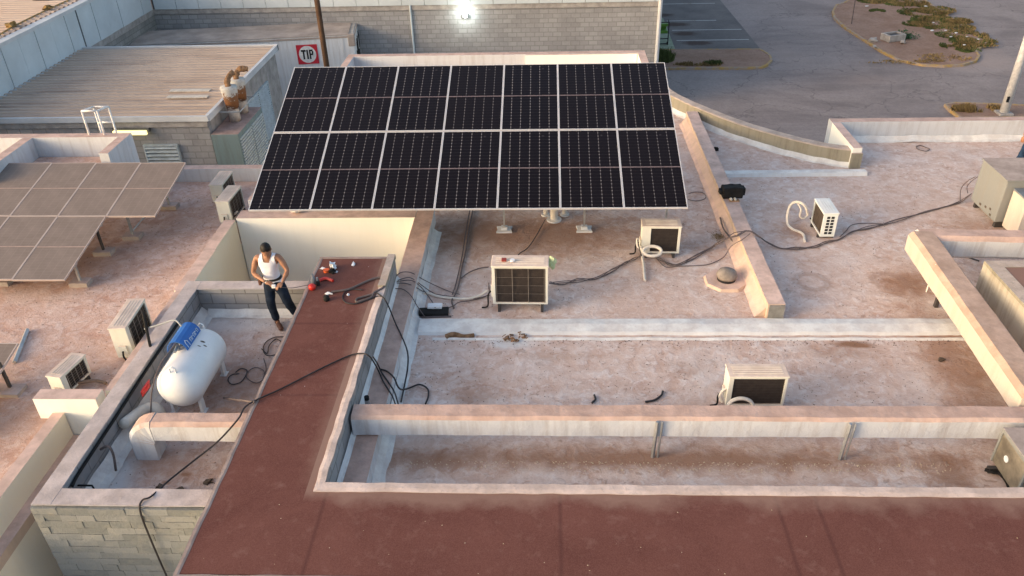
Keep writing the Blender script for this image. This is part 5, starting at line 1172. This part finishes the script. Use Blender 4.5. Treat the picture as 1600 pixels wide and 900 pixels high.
def person(name, label, J, shirt, trouser, shoe, loc=(0,0,0), sleeves=False, headrot=(0,0,0), turn=0):
    V = {k: Vector(v) for k, v in J.items()}
    t = thing(name, label, 'person', loc)
    parts = []; Rb = Matrix.Rotation(R(-turn),3,'Z')
    # torso, neck, arms and legs in one skinned skeleton
    names_ = ['pelvis','belly','chest','neckb','neckt','shL','elL','wrL','shR','elR','wrR','hipL','knL','anL','hipR','knR','anR']
    rad = {'pelvis':(.15,.11),'belly':(.13,.10),'chest':(.155,.11),'neckb':.070,'neckt':.055,'shL':.062,'shR':.062,'elL':.040,'elR':.040,'wrL':.026,'wrR':.026,'hipL':.085,'hipR':.085,'knL':.056,'knR':.056,'anL':.038,'anR':.038}
    E_ = [('pelvis','belly'),('belly','chest'),('chest','neckb'),('neckb','neckt'),('chest','shL'),('shL','elL'),('elL','wrL'),('chest','shR'),('shR','elR'),('elR','wrR'),('pelvis','hipL'),('hipL','knL'),('knL','anL'),('pelvis','hipR'),('hipR','knR'),('knR','anR')]
    ix = {n: i for i, n in enumerate(names_)}
    parts.append(skin_part([V[n] for n in names_], [(ix[a],ix[b]) for a,b in E_], [rad[n] for n in names_]))
    # muscles keep the limbs tapering
    for a, b, r in (('shL','elL',.050),('shR','elR',.050)): parts.append(ell(V[a].lerp(V[b],.45), (r,r,(V[a]-V[b]).length*.40), (V[b]-V[a]).to_track_quat('Z','Y').to_matrix()))
    for a, b, r in (('elL','wrL',.040),('elR','wrR',.040)): parts.append(ell(V[a].lerp(V[b],.30), (r,r,(V[a]-V[b]).length*.30), (V[b]-V[a]).to_track_quat('Z','Y').to_matrix()))
    # head with face
    H = V['head']; Rm = (Matrix.Rotation(R(headrot[2]),3,'Z') @ Matrix.Rotation(R(headrot[0]),3,'X'))   # face looks to -Y before rotation
    hp = lambda x,y,z: H + Rm @ Vector((x,y,z))
    parts.append(ell(H, (.076,.095,.112), Rm)); parts.append(ell(hp(0,-.025,-.065), (.056,.062,.055), Rm))
    parts.append(ell(hp(0,-.100,-.018), (.014,.020,.026), Rm)); parts.append(ell(hp(0,-.088,.030), (.050,.014,.010), Rm)); parts.append(ell(hp(0,-.086,-.062), (.026,.012,.008), Rm))
    parts.append(ell(hp(.078,.005,-.01), (.010,.020,.032), Rm)); parts.append(ell(hp(-.078,.005,-.01), (.010,.020,.032), Rm))
    # hands: palm, four curled fingers of unequal length and a thumb
    for s in 'LR':
        wv, hd_ = V['wr'+s], V['hand'+s]; d = (hd_-wv).normalized(); side = d.cross(Vector((0,0,1))); side = side.normalized() if side.length > .05 else Vector((1,0,0)); nrm = side.cross(d).normalized()
        parts.append(ell(wv.lerp(hd_,.55), (.042,.018,.052), Matrix((side, nrm, d)).transposed()))
        for k, (off, ln) in enumerate(((-.030,.062),(-.010,.075),(.010,.070),(.029,.055))):
            p0_ = hd_ + side*off - d*.01; p1 = p0_ + d*ln*.5 - nrm*.006; p2 = p1 + d*ln*.25 - nrm*ln*.35; p3_ = p2 - nrm*ln*.35
            parts.append(skin_part([p0_-d*.03,p0_,p1,p2,p3_], [(0,1),(1,2),(2,3),(3,4)], [.010,.010,.0095,.009,.008], 1))
        q0_ = wv.lerp(hd_,.35) - side*.036; parts.append(skin_part([q0_+side*.02,q0_-side*.012+d*.01,q0_-side*.020+d*.040-nrm*.01,q0_-side*.010+d*.062-nrm*.022], [(0,1),(1,2),(2,3)], [.013,.012,.010,.008], 1))
    for s in 'LR': parts.append(ell(V['an'+s].lerp(V['toe'+s],.45)+Vector((0,0,-.02)), (.04,.035,.10), (V['toe'+s]-V['an'+s]).to_track_quat('Z','Y').to_matrix()))
    body = fuse(parts, .0085, name); o = obj('body', body, M['skin'], t, smooth=True)
    # hair, eyes
    hair = fuse([ell(hp(0,.014,.026), (.081,.095,.100), Rm)], .012, 'hair')
    bm = bmesh.new(); bm.from_mesh(hair)
    inv = Rm.transposed(); dele = [v for v in bm.verts if (lambda q: (q.y < -.045 and q.z < .058) or q.z < -.045 or (q.y < .01 and q.z < -.005))(inv @ (v.co-H))]
    bmesh.ops.delete(bm, geom=dele, context='VERTS')
    for v in bm.verts: v.co += noise.noise_vector(v.co*60)*.004
    obj('hair', bm, M['hair'], t, smooth=True)
    bm = B()
    for sx in (-.03,.03): blob(bm, tuple(hp(sx,-.088,.008)), .010, 0, 1)
    obj('eyes', bm, M['signblack'], t)
    # shirt: the body's own surface over the torso, a little proud of the skin
    def seg(p, a, b):
        ab = b-a; u = max(0, min(1, (p-a).dot(ab)/ab.dot(ab))); return (p-(a+ab*u)).length, u
    bm = bmesh.new(); bm.from_mesh(body); dele = []
    for v in bm.verts:
        p = v.co; keep = p.z > V['pelvis'].z+.01 and p.z < V['neckb'].z+.04
        axis = V['belly'].lerp(V['neckb'], max(0,min(1,(p.z-V['belly'].z)/(V['neckb'].z-V['belly'].z))))
        q = Rb @ (p-axis)
        for s_ in 'LR':
            d, u = seg(p, V['sh'+s_], V['el'+s_])
            if not sleeves and d < .085 and u > .10: keep = False
            if sleeves and u > .98: keep = False
            d, u = seg(p, V['el'+s_], V['wr'+s_])
            if d < .062 + (0 if sleeves else .01): keep = False
            d, u = seg(p, V['wr'+s_], V['hand'+s_])
            if d < .10: keep = False
        if not sleeves:
            if abs(q.x) > .135 and p.z > V['chest'].z+.02: keep = False
            if p.z > V['neckb'].z-.005 and abs(q.x) < .055: keep = False
            if q.y < .0 and p.z > V['neckb'].z-.095 and abs(q.x) < .060-(V['neckb'].z-p.z)*.25: keep = False
        elif (p-V['neckt']).length < .07: keep = False
        if not keep: dele.append(v)
    nrm_ = {v: v.normal.copy() for v in bm.verts}
    for v in bm.verts: v.co += nrm_[v]*.011 + noise.noise_vector(v.co*14)*.006*(1 if v.co.z < V['chest'].z else .4)
    bmesh.ops.delete(bm, geom=dele, context='VERTS')
    obj('shirt' if sleeves else 'vest', bm, M[shirt], t, smooth=True)
    # trousers
    nm_ = ['waist','pelvis','hipL','knL','anL','hipR','knR','anR']; V['waist'] = V['pelvis'].lerp(V['belly'],.62)
    tr_ = fuse([skin_part([V[n] for n in nm_], [(0,1),(1,2),(2,3),(3,4),(1,5),(5,6),(6,7)], [(.152,.122),(.172,.136),.104,.078,.062,.104,.078,.062])], .011, 'tr'); bm = bmesh.new(); bm.from_mesh(tr_)
    for v in bm.verts: v.co += noise.noise_vector(v.co*11)*.009
    obj('trousers', bm, M[trouser], t, smooth=True)
    wp = V['waist']+Vector((0,0,-.005)); bm = bmesh.new(); revolve(bm, [(.152,-.02),(.156,0),(.152,.02)], 24, Matrix.Translation(wp) @ Matrix.Diagonal((1.0,.79,1,1)))
    obj('belt', bm, M['signblack'], t)
    for s in 'LR':
        a, b = V['an'+s], V['toe'+s]; dd = (b-a); dd.z = 0; dd.normalize(); bq = Vector((b.x,b.y,.035)); aq = Vector((a.x,a.y,.05))
        sh_ = fuse([ell(aq-dd*.02, (.045,.045,.05)), ell(aq.lerp(bq,.55), (.044,.13,.042), Matrix.Rotation(math.atan2(dd.y,dd.x)-math.pi/2,3,'Z')), ell(bq, (.043,.05,.034))], .010, 'shoe')
        obj('shoe', sh_, M[shoe], t, smooth=True)
    return t
J1 = dict(pelvis=(-4.33,10.70,.86), belly=(-4.345,10.70,1.03), chest=(-4.34,10.67,1.24), neckb=(-4.32,10.65,1.40), neckt=(-4.305,10.61,1.46), head=(-4.285,10.555,1.545),
    shL=(-4.51,10.69,1.35), elL=(-4.60,10.62,1.08), wrL=(-4.35,10.42,1.04), handL=(-4.25,10.36,1.05),
    shR=(-4.15,10.66,1.37), elR=(-4.02,10.58,1.15), wrR=(-4.07,10.38,1.05), handR=(-4.12,10.31,1.04),
    hipL=(-4.42,10.71,.82), knL=(-4.45,10.68,.45), anL=(-4.43,10.74,.08), hipR=(-4.24,10.70,.82), knR=(-4.16,10.68,.48), anR=(-4.14,10.90,.09),
    toeL=(-4.33,10.58,.03), toeR=(-4.02,10.76,.03))
pw = person('person', 'worker in white vest and dark jeans bent over a wire in the tank court', J1, 'vest', 'denim', 'shoe', headrot=(46,0,16))
o = obj('belt_pouch', mk((-4.545,10.60,.86,-4.50,10.70,.96)), M['shoe'], pw, bevel=.01)
small('small_device', mk((-4.215,10.28,1.01,-4.15,10.32,1.065)), 'paper', 'small pale device held in the worker hands', 'device', bevel=.01)
J2 = dict(pelvis=(.0,.0,.88), belly=(.0,-.01,1.05), chest=(.02,-.03,1.27), neckb=(.03,-.04,1.43), neckt=(.03,-.05,1.50), head=(.03,-.08,1.59),
    shL=(-.17,-.02,1.38), elL=(-.27,-.02,1.12), wrL=(-.30,-.06,.96), handL=(-.31,-.07,.87), shR=(.20,-.02,1.38), elR=(.27,.0,1.10), wrR=(.28,-.10,.88), handR=(.28,-.13,.80),
    hipL=(-.09,.0,.84), knL=(-.20,-.04,.47), anL=(-.30,.06,.08), hipR=(.09,.0,.84), knR=(.12,-.03,.46), anR=(.12,.06,.08), toeL=(-.36,-.10,.03), toeR=(.16,-.12,.03))
person('person', 'second man in blue jeans mostly cut off by the right picture edge', J2, 'greytool', 'denimblue', 'shoe', loc=(10.40,16.3,0), sleeves=True, headrot=(15,0,-10))

# crumbs nobody could count: flaked plaster under the long duct, grit and leaf bits on the roofs
def crumbs(name, n, place, mat, label, r0=.006, r1=.016, z=.006, seed=1):
    bm = B(); rnd = random.Random(seed)
    for _ in range(n):
        x, y, zz = place(rnd); r = rnd.uniform(r0, r1); a = rnd.random()*6.28; k = rnd.uniform(.4,1)
        c = [Vector((x+r*math.cos(a+q*1.57)*(k if q%2 else 1), y+r*math.sin(a+q*1.57)*(k if q%2 else 1), zz+z*.3)) for q in range(4)]
        b = [bm.verts.new(v) for v in c]; t = bm.verts.new((x, y, zz+z+r*.4))
        for q in range(4): bm.faces.new([b[q], b[(q+1)%4], t])
    o = obj(name, bm, M[mat]); tag(o, label, 'debris', kind='stuff')
M['flake'] = plain('plaster_flake', (.62,.50,.36), .9); M['grit'] = plain('dark_grit', (.16,.10,.075), .95)
crumbs('plaster_flakes', 420, lambda q: (q.uniform(-1.9,5.2), (7.60 if q.random()<.6 else 7.50)+q.gauss(0,.02), 0), 'flake', 'pale plaster flakes in two lines under the long duct', .006, .014)
crumbs('roof_grit', 700, lambda q: (q.uniform(-1.8,6.2), q.uniform(8.2,10.3), 0), 'grit', 'dark grit scattered over the lower main roof', .005, .013, seed=2)
crumbs('roof_grit', 800, lambda q: (q.uniform(-1.8,8.4), q.uniform(10.95,16.0), 0), 'grit', 'dark grit scattered over the upper main roof', .005, .014, seed=3)
crumbs('roof_grit', 500, lambda q: (q.uniform(-11,-6.5), q.uniform(8.9,15.8), 0), 'grit', 'dark grit scattered over the left roof', .006, .016, seed=4)
crumbs('roof_grit', 160, lambda q: (q.uniform(-5.6,-3.8), q.uniform(6.7,10.9), 0), 'grit', 'dark grit on the floor of the tank court', .005, .014, seed=5)
crumbs('edge_grit', 500, lambda q: (q.uniform(-2.4,7.5), 10.36-abs(q.gauss(0,.10)), 0), 'grit', 'line of dark grit washed against the low sill', .006, .016, seed=6)
crumbs('red_roof_specks', 34, lambda q: (q.uniform(-3.6,7.5), q.uniform(5.3,6.3), .722), 'flake', 'tiny white specks on the red front band', .004, .009, .003, 7)
